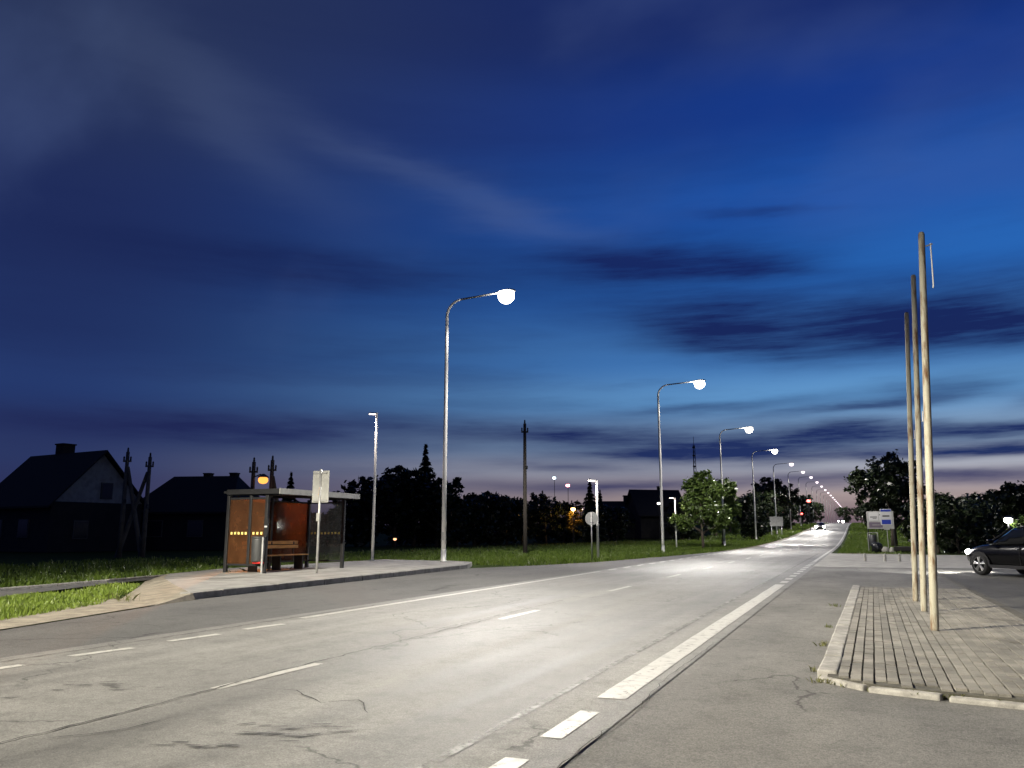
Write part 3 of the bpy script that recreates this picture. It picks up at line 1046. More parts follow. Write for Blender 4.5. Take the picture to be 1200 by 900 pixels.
# ------------------------------------------------------------------ bus shelter
def shelter():
    root = empty('bus_shelter', (-17.35, 21.15, .135), 0, 'dark framed bus shelter with orange glow-tinted panes, wooden bench and flat roof', 'bus shelter')
    Lr, D, H = 4.25, 1.55, 2.46      # along the road (+y), depth (-x), height
    F = DARK_STEEL
    for x, y in ((0, 0), (-D, 0), (0, Lr), (-D, Lr)):
        MB().box((x, y, H / 2), (.11, .11, H)).build('post', F, root, bevel=.01)
    MB().box((-D, Lr * .5, H / 2), (.1, .1, H)).build('post', F, root, bevel=.01)
    MB().box((-D * .42, 0, H / 2 + .1), (.1, .09, H - .2)).build('post', F, root, bevel=.01)

    def frame_panel(ax, a0, a1, fixed, m, z0=.28, z1=2.32):
        g = MB()
        if ax == 'x':
            g.box(((a0 + a1) / 2, fixed, (z0 + z1) / 2), (a1 - a0, .012, z1 - z0))
        else:
            g.box((fixed, (a0 + a1) / 2, (z0 + z1) / 2), (.012, a1 - a0, z1 - z0))
        p = g.build('pane', m, root)
        for z in (z0 - .03, z1 + .03):
            r = MB()
            if ax == 'x':
                r.box(((a0 + a1) / 2, fixed, z), (a1 - a0, .05, .06))
            else:
                r.box((fixed, (a0 + a1) / 2, z), (.05, a1 - a0, .06))
            r.build('rail', F, root)
        return p
    end_l = [frame_panel('x', -D + .06, -D * .42 - .05, 0, PANE_O), frame_panel('x', -D * .42 + .05, -.06, 0, PANE_O)]
    frame_panel('y', .06, Lr * .5 - .05, -D, PANE_O)
    frame_panel('y', Lr * .5 + .05, Lr - .06, -D, PANE_O)
    pr = frame_panel('x', -D + .06, -.06, Lr, PANE_C)

    def dots(p, x0, x1, y, m):
        n = max(1, round((x1 - x0) / .155))
        for i in range(n):
            MB().box((x0 + (i + .5) * (x1 - x0) / n, y, 1.24), (.075, .006, .08)).build('sticker', m, p)
    dots(end_l[0], -D + .1, -D * .42 - .08, -.011, YELLOW)
    dots(end_l[1], -D * .42 + .08, -.1, -.011, YELLOW)
    dots(pr, -D + .1, -.1, Lr - .011, YELLOW)
    roof = MB().prism([(.55, -.12), (.55, Lr + .12), (-D - .15, Lr + .12), (-D - .15, -.12)], H + .06, H + .13).build('roof', F, root)
    MB().box((.565, Lr / 2, H + .10), (.03, Lr + .28, .18)).build('fascia', GREY_STEEL, roof)
    for y in (-.135, Lr + .135):
        MB().box((-.5, y, H + .10), (2.1, .03, .16)).build('end_trim', F, roof)
    for y in (0, Lr * .5, Lr):
        MB().box((-.5, y, H + .02), (2.0, .07, .08)).build('roof_beam', F, roof)
    for k in range(3):
        MB().box((-D + .42 + k * .13, 1.9, .5), (.11, 2.9, .035)).build('seat_slat', WOOD_BENCH, root, bevel=.006)
    for k in range(2):
        MB().box((-D + .26 - k * .02, 1.9, .78 + k * .14), (.03, 2.9, .11)).build('back_slat', WOOD_BENCH, root, bevel=.006)
    for y in (.7, 1.9, 3.1):
        MB().box((-D + .5, y, .24), (.35, .05, .48)).box((-D + .25, y, .6), (.04, .05, .7)).build('bench_leg', F, root)
    tt = MB().box((.035, -.06, 1.45), (.16, .02, .5)).build('timetable', PLASTIC, root)
    MB().box((.035, -.074, 1.45), (.1, .006, .05)).build('notice', WHITE, tt)
    return root


shelter()
b = empty('litter_bin', (-17.24, 20.85, .135), 0, 'dark grey litter bin hung on a pale post by the shelter corner', 'litter bin')
MB().tube([(0.03, 0, 0), (.03, 0, 1.12)], .03, 10).build('post', GALV, b)
MB().lathe([(.19, .36), (.2, .4), (.215, 1.04), (.215, 1.08), (.17, 1.09)], 18, (-.24, .12, 0)).build('bucket', BINGREY, b, True)
MB().lathe([(.225, 1.092), (.225, 1.12), (.16, 1.15)], 18, (-.24, .12, 0)).build('lid', BINGREY, b, True)
MB().box((-.2, .1, .33), (.3, .2, .06)).build('base_tray', RED, b, bevel=.02)

s = empty('bus_stop_sign', (-15.86, 21.85, .135), 0, 'grey twin panel bus stop sign on a steel post beside the shelter', 'sign')
MB().tube([(0, 0, 0), (0, 0, 3.28)], .038, 12).build('post', GALV, s, True)
pn = MB().box((-.17, .03, 2.72), (.29, .03, 1.02)).build('panel', GREY_STEEL, s, bevel=.012)
pn2 = MB().box((.17, .03, 2.72), (.29, .03, 1.02)).build('panel', GREY_STEEL, s, bevel=.012)
MB().box((0, -.03, 1.75), (.12, .08, .26)).build('ticket_box', GREY_STEEL, s, bevel=.01)
for z in (2.28, 3.16):
    MB().box((0, -.005, z), (.5, .03, .05)).build('bracket', GALV, s)

s = empty('round_traffic_sign', (-12.47, 40.2, -.02), 0, 'round grey-backed traffic sign on a thin post beside the road', 'sign')
MB().tube([(0, 0, 0), (0, 0, 2.42)], .032, 10).build('post', GALV, s, True)
d = MB()
n = 28
d.add([(.34 * math.cos(6.28318 * k / n), yy, 2.12 + .34 * math.sin(6.28318 * k / n)) for yy in (.03, .045) for k in range(n)],
      [tuple(range(n)), tuple(range(2 * n - 1, n - 1, -1))] + [(k, k + n, (k + 1) % n + n, (k + 1) % n) for k in range(n)])
d.build('disc', GREY_STEEL, s)
for z in (1.95, 2.28):
    MB().box((0, .01, z), (.2, .03, .04)).build('bracket', GALV, s)

# ------------------------------------------------------------------ flag poles
for i, (x, y, h, lx, lab) in enumerate([(.88, 12.86, 5.72, .30, 'rusty cream flagpole with a loose halyard wire at its top'), (.95, 15.85, 5.95, .31, 'rusty cream flagpole between the two others in the row'), (.95, 18.1, 5.82, .30, 'brown rusty flagpole nearest the driveway')]):
    r = empty('flagpole', (x, y, .06), 0, lab, 'flagpole', 'rusty flagpoles on the paved island')
    r.rotation_euler = (0, math.atan2(lx, h), 0)
    k = 1.0 if i == 0 else .95
    MB().tube([(0, 0, -.02), (0, 0, .05), (0, 0, 2), (0, 0, 4), (0, 0, h - .03), (0, 0, h)], [.04 * k, .055 * k, .053 * k, .048 * k, .044 * k, .03 * k], 16).build('pole', RUSTPOLE, r, True)
    if i == 0:
        w = MB().tube([(.05, 0, h - .22), (.14, 0, h - .19)], .012, 8).build('bracket', GALV, r)
        MB().tube([(.115, 0, h - .18), (.125, 0, h - .5), (.135, .01, h - .8), (.13, 0, h - .86)], .0095, 6).build('halyard', WHITE_POLE, w)
    else:
        MB().tube([(.04, 0, h * .55), (.075, 0, h * .55), (.075, 0, h * .58)], .008, 6).build('cleat', GALV, r)

# ------------------------------------------------------------------ cars
def car(name, loc, rz, paint, label, lights=0, cat='car', group=None, bowl=.17):
    root = empty(name, loc, rz, label, cat, group)
    # forward = +y ; sections: y, bottom, top, half width
    S = [(-2.12, .52, .80, .66), (-2.05, .38, .98, .80), (-1.7, .30, 1.04, .87), (-.9, .26, 1.03, .90), (.2, .26, 1.0, .90), (.85, .26, .99, .895), (1.35, .28, .95, .87), (1.75, .32, .87, .83), (2.0, .38, .77, .75), (2.12, .45, .65, .60)]
    vs, fs = [], []
    for (y, zb, zt, w) in S:
        h = zt - zb
        ring = [(-w * .86, zb), (-w * .97, zb + h * .2), (-w, zb + h * .5), (-w * .985, zb + h * .75), (-w * .92, zb + h * .93), (-w * .78, zt), (0, zt + .035), (w * .78, zt), (w * .92, zb + h * .93), (w * .985, zb + h * .75), (w, zb + h * .5), (w * .97, zb + h * .2), (w * .86, zb)]
        vs += [(a, y, c) for a, c in ring]
    n = 13
    for i in range(len(S) - 1):
        for k in range(n):
            fs.append((i * n + k, i * n + (k + 1) % n, (i + 1) * n + (k + 1) % n, (i + 1) * n + k))
    fs += [tuple(range(n)), tuple(range((len(S) - 1) * n, len(S) * n))[::-1]]
    body = MB().add(vs, fs).build('body', paint, root, True)
    G = [(-2.0, .99, .70, .99, .6), (-1.75, 1.03, .78, 1.38, .60), (-1.3, 1.03, .82, 1.50, .63), (-.3, 1.0, .84, 1.54, .64), (.2, .99, .84, 1.48, .63), (.6, .98, .82, 1.25, .66), (1.05, .97, .78, .985, .7)]
    vs, fs = [], []
    for (y, z0, w0, z1, w1) in G:
        vs += [(-w0, y, z0), (-(w0 * .3 + w1 * .7), y, z0 + (z1 - z0) * .75), (-w1 * .9, y, z1), (w1 * .9, y, z1), (w0 * .3 + w1 * .7, y, z0 + (z1 - z0) * .75), (w0, y, z0)]
    n = 6
    for i in range(len(G) - 1):
        for k in range(n):
            fs.append((i * n + k, i * n + (k + 1) % n, (i + 1) * n + (k + 1) % n, (i + 1) * n + k))
    MB().add(vs, fs).build('cabin_glass', GLASSD, root, True)
    MB().add([(x * .58 * (1.0 if y < .3 else .98), y, z) for z in (1.545, 1.51) for x in (-1, 1) for y in (-1.6, -.2, .3)][:0] or [(-.56, -1.7, 1.42), (.56, -1.7, 1.42), (.575, -1.25, 1.535), (-.575, -1.25, 1.535), (.59, -.3, 1.572), (-.59, -.3, 1.572), (.575, .15, 1.52), (-.575, .15, 1.52)],
             [(0, 1, 2, 3), (3, 2, 4, 5), (5, 4, 6, 7)]).build('roof', paint, root, True)
    for sx in (-1, 1):
        for (a, c) in (((sx * .80, -.25, 1.0), (sx * .60, -.25, 1.55)), ((sx * .79, 1.0, 1.0), (sx * .6, .22, 1.5)), ((sx * .79, -1.72, 1.03), (sx * .59, -1.6, 1.44))):
            MB().tube([a, c], .035, 6).build('pillar', paint, root)
        mi = MB().box((sx * .97, .75, 1.06), (.2, .12, .14)).build('mirror', paint, root, bevel=.03)
        MB().box((sx * .92, -.2, .88), (.02, .18, .03)).build('door_handle', CHROME, body)
        MB().box((sx * .905, -.25, .62), (.012, .012, .62)).build('door_gap', PLASTIC, body)
        MB().box((sx * .9, -.1, .30), (.06, 2.0, .1)).build('sill', PLASTIC, body)
        hl = MB().add([(sx * (.56 + .27 * t), 2.06 - .30 * t * t + .02, .64 + .10 * t * .6 + z) for t in (0, .35, .7, 1.0) for z in (0, .13)], [(0, 2, 3, 1), (2, 4, 5, 3), (4, 6, 7, 5)]).build('headlight', HEADL if lights else CHROME, root)
        if lights:
            if True:
                lb = MB().lathe([(bowl * .95, -.05), (bowl, .0), (bowl * .85, .03), (bowl * .4, .05)], 14).build('lamp_bowl', HEADL, root, True)
                lb.location, lb.rotation_euler = (sx * .70, 2.04 if bowl > .1 else 2.0, .72), (-math.pi / 2, 0, 0)
        MB().box((sx * .72, -2.06, .85), (.2, .06, .16)).build('tail_lamp', TAILL, root, bevel=.02)
        for y in (1.32, -1.3):
            wh = MB()
            t_prof = []
            nn = 26
            vs, fs = [], []
            prof = [(.20, -.10), (.30, -.115), (.335, -.09), (.345, 0), (.335, .09), (.30, .115), (.20, .10)]
            for r_, o_ in prof:
                for k in range(nn):
                    t = 2 * math.pi * k / nn
                    vs.append((o_, r_ * math.cos(t), r_ * math.sin(t)))
            for i in range(len(prof) - 1):
                for k in range(nn):
                    fs.append((i * nn + k, i * nn + (k + 1) % nn, (i + 1) * nn + (k + 1) % nn, (i + 1) * nn + k))
            tyre = MB().add(vs, fs).build('wheel', TYRE, root, True)
            tyre.location = (sx * .83, y, .345)
            rm = MB()
            for k in range(5):
                t = 2 * math.pi * k / 5 + .3
                for dt in (-.11, .11):
                    rm.tube([(sx * .1, .05 * math.cos(t), .05 * math.sin(t)), (sx * .095, .225 * math.cos(t + dt * 1.6), .225 * math.sin(t + dt * 1.6))], [.028, .022], 6)
            rm.tube([(sx * .09, .235 * math.cos(2 * math.pi * k / 24), .235 * math.sin(2 * math.pi * k / 24)) for k in range(25)], .016, 6, False)
            rm.tube([(sx * .06, 0, 0), (sx * .11, 0, 0)], .05, 10)
            rm.build('rim', RIM, tyre)
            MB().tube([(sx * .02, 0, 0), (sx * .025, 0, 0)], .22, 16).build('brake_disc', PLASTIC, tyre)
            arc = MB()
            for k in range(9):
                t0, t1 = math.pi * (k - .3) / 8.4, math.pi * (k + .7) / 8.4
                arc.add([(sx * .9 + sx * .012, y + r_ * math.cos(t), .345 + r_ * math.sin(t)) for t in (t0, t1) for r_ in (.33, .41)], [(0, 1, 3, 2)])
            arc.build('wheel_arch', PLASTIC, body)
    MB().box((0, 2.09, .47), (1.0, .06, .2)).build('grille', PLASTIC, body, bevel=.02)
    MB().box((0, -2.11, .7), (.5, .03, .11)).build('number_plate', WHITE, body)
    return root


hx, hy = -1.55, 2.1
rz = math.atan2(-hx, hy)
fw_ = Vector((math.sin(-rz), math.cos(-rz)))
rgt = Vector((fw_.y, -fw_.x))
# nearest front wheel (left side of the car) sits at (3.56, 30.4)
c0 = Vector((3.62, 30.5)) + rgt * .83 - fw_ * 1.32
pc = car('parked_car', (c0.x, c0.y, .05), rz, BODY, 'glossy black car with alloy wheels standing in the car park', lights=1, bowl=.085)
for sx in (-1, 1):
    spot(pc, (sx * .72, 2.14, .70), 1300, (1, .97, .9), 70, .7, .06, (math.radians(64), 0, 0), 'headlight_beam')

OC = [(-6.6, 172, 'oncoming car with glaring headlights on the near stretch of road'), (-6.8, 400, None), (-6.8, 430, None), (-6.8, 466, None)]
for x, y, lab in OC:
    o = car('oncoming_car', (x - (0 if lab else 0), y, gz(y) + .012), math.pi, BODY_G, lab or 'distant car with headlights on in the far queue of traffic', 1, 'car', 'oncoming cars with headlights on', bowl=.22)
    o.rotation_euler[0] = 0
    for sx in (-1, 1):
        spot(o, (sx * .72, 2.16, .70), 11000, (1, .96, .9), 60, .8, .08, (math.radians(82), 0, 0), 'headlight_beam')

# ------------------------------------------------------------------ trees
def crown_verts(blobs, n, size, rng, flat=.0, hollow=.55):
    tot = sum((b[3] * b[4] * b[5]) ** .67 for b in blobs)
    V = []
    for (cx, cy, cz, rx, ry, rz_) in blobs:
        k = int(n * (rx * ry * rz_) ** .67 / tot)
        nc = max(6, k // 22)
        dirs = rng.normal(size=(nc, 3))
        dirs /= np.linalg.norm(dirs, axis=1)[:, None]
        rad = rng.uniform(hollow, 1.05, nc) ** .8
        cl = dirs * rad[:, None]
        idx = rng.integers(0, nc, k)
        p = cl[idx] + rng.normal(0, .14, (k, 3))
        p = p * np.array([rx, ry, rz_]) + np.array([cx, cy, cz])
        V.append(p)
    P = np.concatenate(V)
    k = len(P)
    a = rng.normal(size=(k, 3))
    a[:, 2] *= .6
    a /= np.linalg.norm(a, axis=1)[:, None]
    b_ = rng.normal(size=(k, 3))
    b_ -= a * (a * b_).sum(1)[:, None]
    b_ /= np.linalg.norm(b_, axis=1)[:, None]
    s_ = size * rng.uniform(.55, 1.35, k)[:, None]
    a *= s_
    b_ *= s_ * .5
    Q = np.stack([P - a, P + b_ - a * .1, P + a, P - b_ - a * .1], 1).reshape(-1, 3)
    return Q


def tree(name, seed, h, w, trunk_h, tr, n, size, leaf, blobs=None, lobes=9, low=.3):
    rng = np.random.default_rng(seed)
    rr = random.Random(seed)
    root = empty(name, (0, 0, 0))
    if blobs is None:
        blobs = [(0, 0, h * .62, w * .36, w * .36, h * .30)]
        for i in range(lobes):
            t = 2 * math.pi * i / lobes * 2.4 + rr.uniform(-.4, .4)
            z = h * (low + (1 - low - .12) * (i + .5) / lobes)
            prof = math.sin(math.pi * min(1, max(.12, (z / h - low * .5) / (1.06 - low * .5)))) ** .6
            r = w * .34 * prof
            s_ = w * rr.uniform(.13, .23)
            blobs.append((r * math.cos(t), r * math.sin(t), z, s_, s_, s_ * rr.uniform(.7, 1.1)))
    tb = MB()
    lean = (rr.uniform(-.1, .1), rr.uniform(-.1, .1))
    top = (lean[0] * 2, lean[1] * 2, h * .8)
    tb.tube([(0, 0, -.1), (lean[0] * .3, lean[1] * .3, trunk_h * .5), (lean[0], lean[1], trunk_h), (lean[0] * 1.6, lean[1] * 1.6, h * .6), top], [tr * 1.25, tr, tr * .85, tr * .5, tr * .12], 9)
    for b_ in blobs[1:]:
        z0 = max(trunk_h * .7, b_[2] * .6)
        tb.tube([(lean[0], lean[1], z0), (b_[0] * .55, b_[1] * .55, (z0 + b_[2]) / 2 + .1), (b_[0], b_[1], b_[2])], [tr * .42, tr * .26, tr * .08], 6)
    tb.build('trunk', BARK, root, True)
    np_mesh('crown', crown_verts(blobs, n, size, rng), 4, leaf, root)
    return root


def spruce(name, seed, h, w, n, leaf):
    rng = np.random.default_rng(seed)
    root = empty(name, (0, 0, 0))
    MB().tube([(0, 0, -.1), (0, 0, h * .5), (0, 0, h * .98)], [.2, .12, .02], 8).build('trunk', BARK, root, True)
    t = rng.uniform(0, 1, n) ** .75
    whorl = np.round(t * 17) / 17 + rng.normal(0, .011, n)
    z = h * (1 - whorl * .93)
    ang = rng.integers(0, 9, n) * .698 + rng.normal(0, .16, n) + np.round(t * 17) * 1.3
    r = w * .5 * np.clip(whorl, .02, 1) * rng.uniform(.1, 1.05, n) * (.75 + .35 * np.sin(np.round(t * 17) * 7.7 + ang * 2))
    P = np.stack([r * np.cos(ang), r * np.sin(ang), z - r * .35], 1)
    a = np.stack([np.cos(ang), np.sin(ang), rng.normal(-.5, .3, n)], 1) * rng.uniform(.12, .3, n)[:, None]
    b_ = rng.normal(size=(n, 3)) * .07
    Q = np.stack([P - a, P + b_, P + a, P - b_], 1).reshape(-1, 3)
    np_mesh('crown', Q, 4, leaf, root)
    return root


def put(o, x, y, s, rz, label, group=None, cat='tree', sz=None):
    o.location = (x, y, gz(y) - .03)
    o.scale = (s, s, sz or s)
    o.rotation_euler = (0, 0, rz)
    return tag(o, label, cat, group)


# two small lit trees on the lawn by the road
t1 = tree('broadleaf_tree', 21, 6.9, 4.6, 1.3, .12, 7500, .17, LEAF, blobs=[(0, 0, 4.1, 1.3, 1.3, 1.9), (-1.55, -.4, 2.35, .95, .9, .85), (-2.2, -.5, 2.6, .5, .5, .4), (-.6, .3, 5.3, 1.1, 1.0, 1.0), (.9, -.3, 4.9, 1.1, 1.0, 1.0), (1.4, -.2, 3.1, .9, .9, 1.0), (.2, 0, 6.1, .8, .8, .7), (-1.0, .2, 4.0, .9, .8, .8), (1.9, -.2, 2.3, .5, .5, .5), (.9, .5, 2.0, .6, .6, .6)])
put(t1, -12.5, 73.0, 1.0, 0, 'small green tree with low lit branches beside the road')
t2 = tree('broadleaf_tree', 33, 7.4, 4.2, 1.2, .12, 6000, .19, LEAF, lobes=11, low=.24)
put(t2, -12.9, 87, 1.0, .4, 'dim green tree right behind the street lamp and the small green tree')
t3 = tree('roadside_bush', 41, 6.6, 5.0, .5, .12, 5200, .2, LEAF_D, blobs=[(0, 0, 3.0, 1.9, 1.9, 2.6), (-1.3, -.4, 2.0, 1.3, 1.2, 1.6), (1.2, -.5, 2.2, 1.2, 1.2, 1.7), (.3, -.4, 5.0, 1.3, 1.2, 1.2), (-1.2, .2, 4.2, 1.1, 1.1, 1.2), (1.5, 0, 4.0, .9, .9, 1.1), (0, -1.2, 1.5, 1.5, .9, 1.3)])
put(t3, -13.3, 116.5, 1.02, .0, 'dense dark roadside bush reaching to the ground', cat='bush')
# dark tree stock
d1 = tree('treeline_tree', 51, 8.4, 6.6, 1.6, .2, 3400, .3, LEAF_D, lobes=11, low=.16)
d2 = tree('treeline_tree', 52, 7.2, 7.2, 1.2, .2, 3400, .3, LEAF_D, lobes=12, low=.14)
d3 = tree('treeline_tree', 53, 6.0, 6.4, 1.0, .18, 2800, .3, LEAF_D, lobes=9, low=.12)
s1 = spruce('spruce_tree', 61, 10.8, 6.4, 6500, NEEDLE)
used = set()


def stock(o, *a, **k):
    if o.name in used:
        o = copy_tree(o)
    else:
        used.add(o.name)
    return put(o, *a, **k)


TL = 'dark leafy tree in the black treeline beyond the lawn'
TG = 'treeline beyond the lawn'
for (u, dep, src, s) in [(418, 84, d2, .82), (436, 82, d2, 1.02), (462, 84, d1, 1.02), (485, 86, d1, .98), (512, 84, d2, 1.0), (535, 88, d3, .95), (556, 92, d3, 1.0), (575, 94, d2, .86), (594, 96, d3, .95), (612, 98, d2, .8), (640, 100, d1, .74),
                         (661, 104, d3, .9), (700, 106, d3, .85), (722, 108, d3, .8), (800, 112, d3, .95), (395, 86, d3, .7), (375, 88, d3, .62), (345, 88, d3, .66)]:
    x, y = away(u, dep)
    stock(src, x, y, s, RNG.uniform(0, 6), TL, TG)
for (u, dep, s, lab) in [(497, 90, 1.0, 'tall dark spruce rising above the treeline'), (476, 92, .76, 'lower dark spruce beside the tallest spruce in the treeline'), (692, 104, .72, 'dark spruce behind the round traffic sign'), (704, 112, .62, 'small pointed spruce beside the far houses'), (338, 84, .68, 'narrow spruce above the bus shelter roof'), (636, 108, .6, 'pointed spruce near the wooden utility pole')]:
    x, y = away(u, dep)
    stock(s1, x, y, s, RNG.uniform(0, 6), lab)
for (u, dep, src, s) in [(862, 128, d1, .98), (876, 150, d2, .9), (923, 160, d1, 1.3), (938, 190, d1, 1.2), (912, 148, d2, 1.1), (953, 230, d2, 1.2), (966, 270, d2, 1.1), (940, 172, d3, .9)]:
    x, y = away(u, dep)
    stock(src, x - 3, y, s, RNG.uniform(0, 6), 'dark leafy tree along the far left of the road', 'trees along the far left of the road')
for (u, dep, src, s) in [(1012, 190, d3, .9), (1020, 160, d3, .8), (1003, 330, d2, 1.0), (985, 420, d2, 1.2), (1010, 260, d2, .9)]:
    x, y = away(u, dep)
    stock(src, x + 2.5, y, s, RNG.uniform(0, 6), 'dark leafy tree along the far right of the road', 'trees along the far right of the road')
# right hand side
big = tree('broad_tree', 71, 9.4, 7.0, 2.4, .26, 6500, .24, LEAF_D, lobes=14, low=.3)
x, y = away(1047, 80)
put(big, x, y, 1.0, .3, 'large round dark tree behind the information board')
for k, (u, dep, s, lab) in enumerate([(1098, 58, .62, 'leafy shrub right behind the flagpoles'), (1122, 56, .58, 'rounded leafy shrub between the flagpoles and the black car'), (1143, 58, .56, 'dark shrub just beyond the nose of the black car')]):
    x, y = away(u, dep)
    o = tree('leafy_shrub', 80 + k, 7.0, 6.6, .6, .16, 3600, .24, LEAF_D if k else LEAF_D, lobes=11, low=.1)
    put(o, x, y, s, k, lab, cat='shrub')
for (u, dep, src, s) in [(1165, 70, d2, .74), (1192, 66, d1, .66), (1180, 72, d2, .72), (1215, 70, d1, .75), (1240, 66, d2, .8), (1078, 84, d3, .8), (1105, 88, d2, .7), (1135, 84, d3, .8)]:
    x, y = away(u, dep)
    stock(src, x, y, s, RNG.uniform(0, 6), 'black leafy tree behind the car park', 'trees behind the car park')
# leafy spray lit by the yard lamp
x, y = away(1199, 50)
o = tree('young_tree', 95, 2.6, 1.5, .9, .04, 500, .14, LEAF, lobes=6, low=.45)
put(o, x, y, 1.0, 0, 'young tree lit pale green beside the yard lamp')

# ------------------------------------------------------------------ houses
def house(loc, rz, Lx, Wy, eave, ridge, label, chimneys, wall=WALL_G, hip=0.0, windows=()):
    root = empty('house', loc, rz, label, 'house')
    MB().box((0, 0, eave / 2), (Lx, Wy, eave)).build('wall', WALL_D, root)
    for sx in (-1, 1):
        if hip == 0:
            MB().add([(sx * Lx / 2, -Wy / 2, eave), (sx * Lx / 2, Wy / 2, eave), (sx * Lx / 2, 0, ridge - .12), (sx * (Lx / 2 - .2), -Wy / 2, eave), (sx * (Lx / 2 - .2), Wy / 2, eave), (sx * (Lx / 2 - .2), 0, ridge - .12)], [(0, 1, 2), (3, 5, 4), (0, 3, 4, 1), (1, 4, 5, 2), (2, 5, 3, 0)]).build('gable', GABLE if wall is WALL_G else wall, root)
    ov = .45
    sl = (ridge - eave) / (Wy / 2)
    rf = MB()
    yb, zb = Wy / 2 + ov, eave - ov * sl
    xa, xr = Lx / 2 + ov, Lx / 2 + ov - hip
    th = .16
    for s_ in (-1, 1):
        a = [(-xa, s_ * yb, zb), (xa, s_ * yb, zb), (xr, 0, ridge), (-xr, 0, ridge)]
        rf.add(a + [(p[0], p[1], p[2] + th) for p in a], [(0, 1, 2, 3), (4, 5, 6, 7), (0, 1, 5, 4), (1, 2, 6, 5), (3, 0, 4, 7)])
    if hip:
        for s_ in (-1, 1):
            rf.add([(s_ * xa, -yb, zb + th), (s_ * xa, yb, zb + th), (s_ * xr, 0, ridge + th)], [(0, 1, 2)])
    roof = rf.build('roof', ROOF, root)
    for cx, cy, w, h in chimneys:
        ch = MB().box((cx, cy, ridge + h / 2 - .3), (w, w, h + .6)).box((cx, cy, ridge + h + .05), (w * 1.15, w * 1.15, .1)).build('chimney', CHIM, roof)
    for wx, wy, wz, ww, wh, face in windows:
        if face == 'x':
            f = MB().box((wx, wy, wz), (.08, ww + .14, wh + .14)).build('window', WALL_G, root)
            MB().box((wx + .05, wy, wz), (.02, ww, wh)).build('pane', WIN, f)
        else:
            f = MB().box((wx, wy, wz), (ww + .14, .08, wh + .14)).build('window', WALL_G, root)
            MB().box((wx, wy - .05, wz), (ww, .02, wh)).build('pane', WIN, f)
    return root


x, y = away(70, 64)
house((x, y, 0), math.radians(-8), 9.5, 7.2, 3.6, 7.4, 'dark gabled house with a chimney and pale gable wall', [(-1.2, .5, 1.0, .9)], windows=[(4.79, .5, 4.5, .8, 1.1, 'x'), (4.79, -1.3, 1.6, 1.0, 1.2, 'x'), (-2, -3.63, 1.7, 1.2, 1.2, 'y'), (1.5, -3.63, 1.7, 1.2, 1.2, 'y')])
x, y = away(237, 70)
house((x, y, 0), math.radians(14), 8.6, 7.5, 3.2, 6.0, 'low dark house with two small chimneys behind the shelter', [(0, .4, .6, .35), (2.4, .4, .6, .35)], WALL_D, 1.8, [(-2, -3.8, 1.7, 1.2, 1.2, 'y'), (1.5, -3.8, 1.7, 1.2, 1.2, 'y')])
x, y = away(768, 122)
house((x, y, gz(y)), math.radians(35), 7.0, 6.5, 3.6, 7.0, 'far dark house with a pitched roof beside the tall street lamp', [(1, .3, .6, .6)], WALL_D, 0, [(0, -3.3, 1.6, 1, 1.1, 'y')])
x, y = away(718, 124)
house((x, y, gz(y)), math.radians(20), 8.5, 6.5, 3.0, 5.4, 'far low house with a broad chimney beyond the lawn', [(2.6, .3, 1.6, .9)], WALL_D, 1.0, [(0, -3.3, 1.6, 1, 1.1, 'y')])

# ------------------------------------------------------------------ utility poles, mast, yard lamps
def wood_pole(loc, h, label, strut=None, m=WOODPOLE, arms=True, cat='utility pole', group=None):
    r = empty('utility_pole', loc, 0, label, cat, group)
    MB().tube([(0, 0, -.1), (0, 0, h * .5), (0, 0, h)], [.15, .125, .1], 10).build('pole', m, r, True)
    if arms:
        MB().box((0, 0, h - .55), (.46, .1, .1), rz=.5).build('crossarm', m, r)
        for k in (-1, 1):
            MB().lathe([(.03, 0), (.055, .05), (.04, .12), (.06, .16), (.02, .24)], 8, (k * .17, k * .09, h - .5)).build('insulator', PLASTIC, r)
        MB().lathe([(.03, 0), (.07, .05), (.045, .12), (.06, .18), (.02, .26)], 8, (0, 0, h)).build('insulator', PLASTIC, r)
        MB().box((.14, -.06, h - 2.9), (.14, .1, .22)).build('fuse_box', PLASTIC, r)
    if strut:
        MB().tube([(strut[0], strut[1], -.1), (strut[0] * .05, strut[1] * .05, h - .9)], [.14, .1], 8).build('strut', m, r)
    return r


wood_pole((-19.8, 49.4, -.02), 8.5, 'tall dark wooden utility pole standing on the lawn')
x, y = away(142, 48)
wood_pole((x, y, 0), 6.1, 'braced power pole between the two dark houses, slanting strut to its right', (1.1, .6), CONCPOLE)
x, y = away(169, 48)
wood_pole((x, y, 0), 5.8, 'braced power pole between the two dark houses, slanting strut to its left', (-1.6, -.4), CONCPOLE)
x, y = away(293, 45)
wood_pole((x, y, 0), 5.25, 'wooden pole carrying the orange lamp behind the shelter', None)
x, y = away(315, 45)
wood_pole((x, y, 0), 5.35, 'braced wooden pole beside the orange lamp behind the shelter', (.9, .5))
x, y = away(305, 44)
r = empty('sodium_lamp', (x, y, 0), 0, 'glowing orange lamp above the bus shelter roof', 'street lamp')
MB().tube([(-.55, -.1, 4.35), (-.2, 0, 4.5), (0, 0, 4.42)], .03, 8).build('arm', DARK_STEEL, r)
MB().lathe([(.06, 4.52), (.3, 4.36), (.32, 4.33)], 14).build('shade', DARK_STEEL, r)
MB().lathe([(.05, 3.98), (.2, 4.03), (.27, 4.15), (.25, 4.28), (.15, 4.34)], 14).build('bulb', SODIUM, r, True)
MB().tube([(-.55, -.1, 4.35), (-.55, -.1, 0)], .05, 8).build('pole', DARK_STEEL, r)
spot(r, (.15, -.2, 4.0), 9000, (1, .32, .05), 17, .8, .12, Vector((12.0, -14.0, -2.3)).to_track_quat('-Z', 'Y').to_euler())

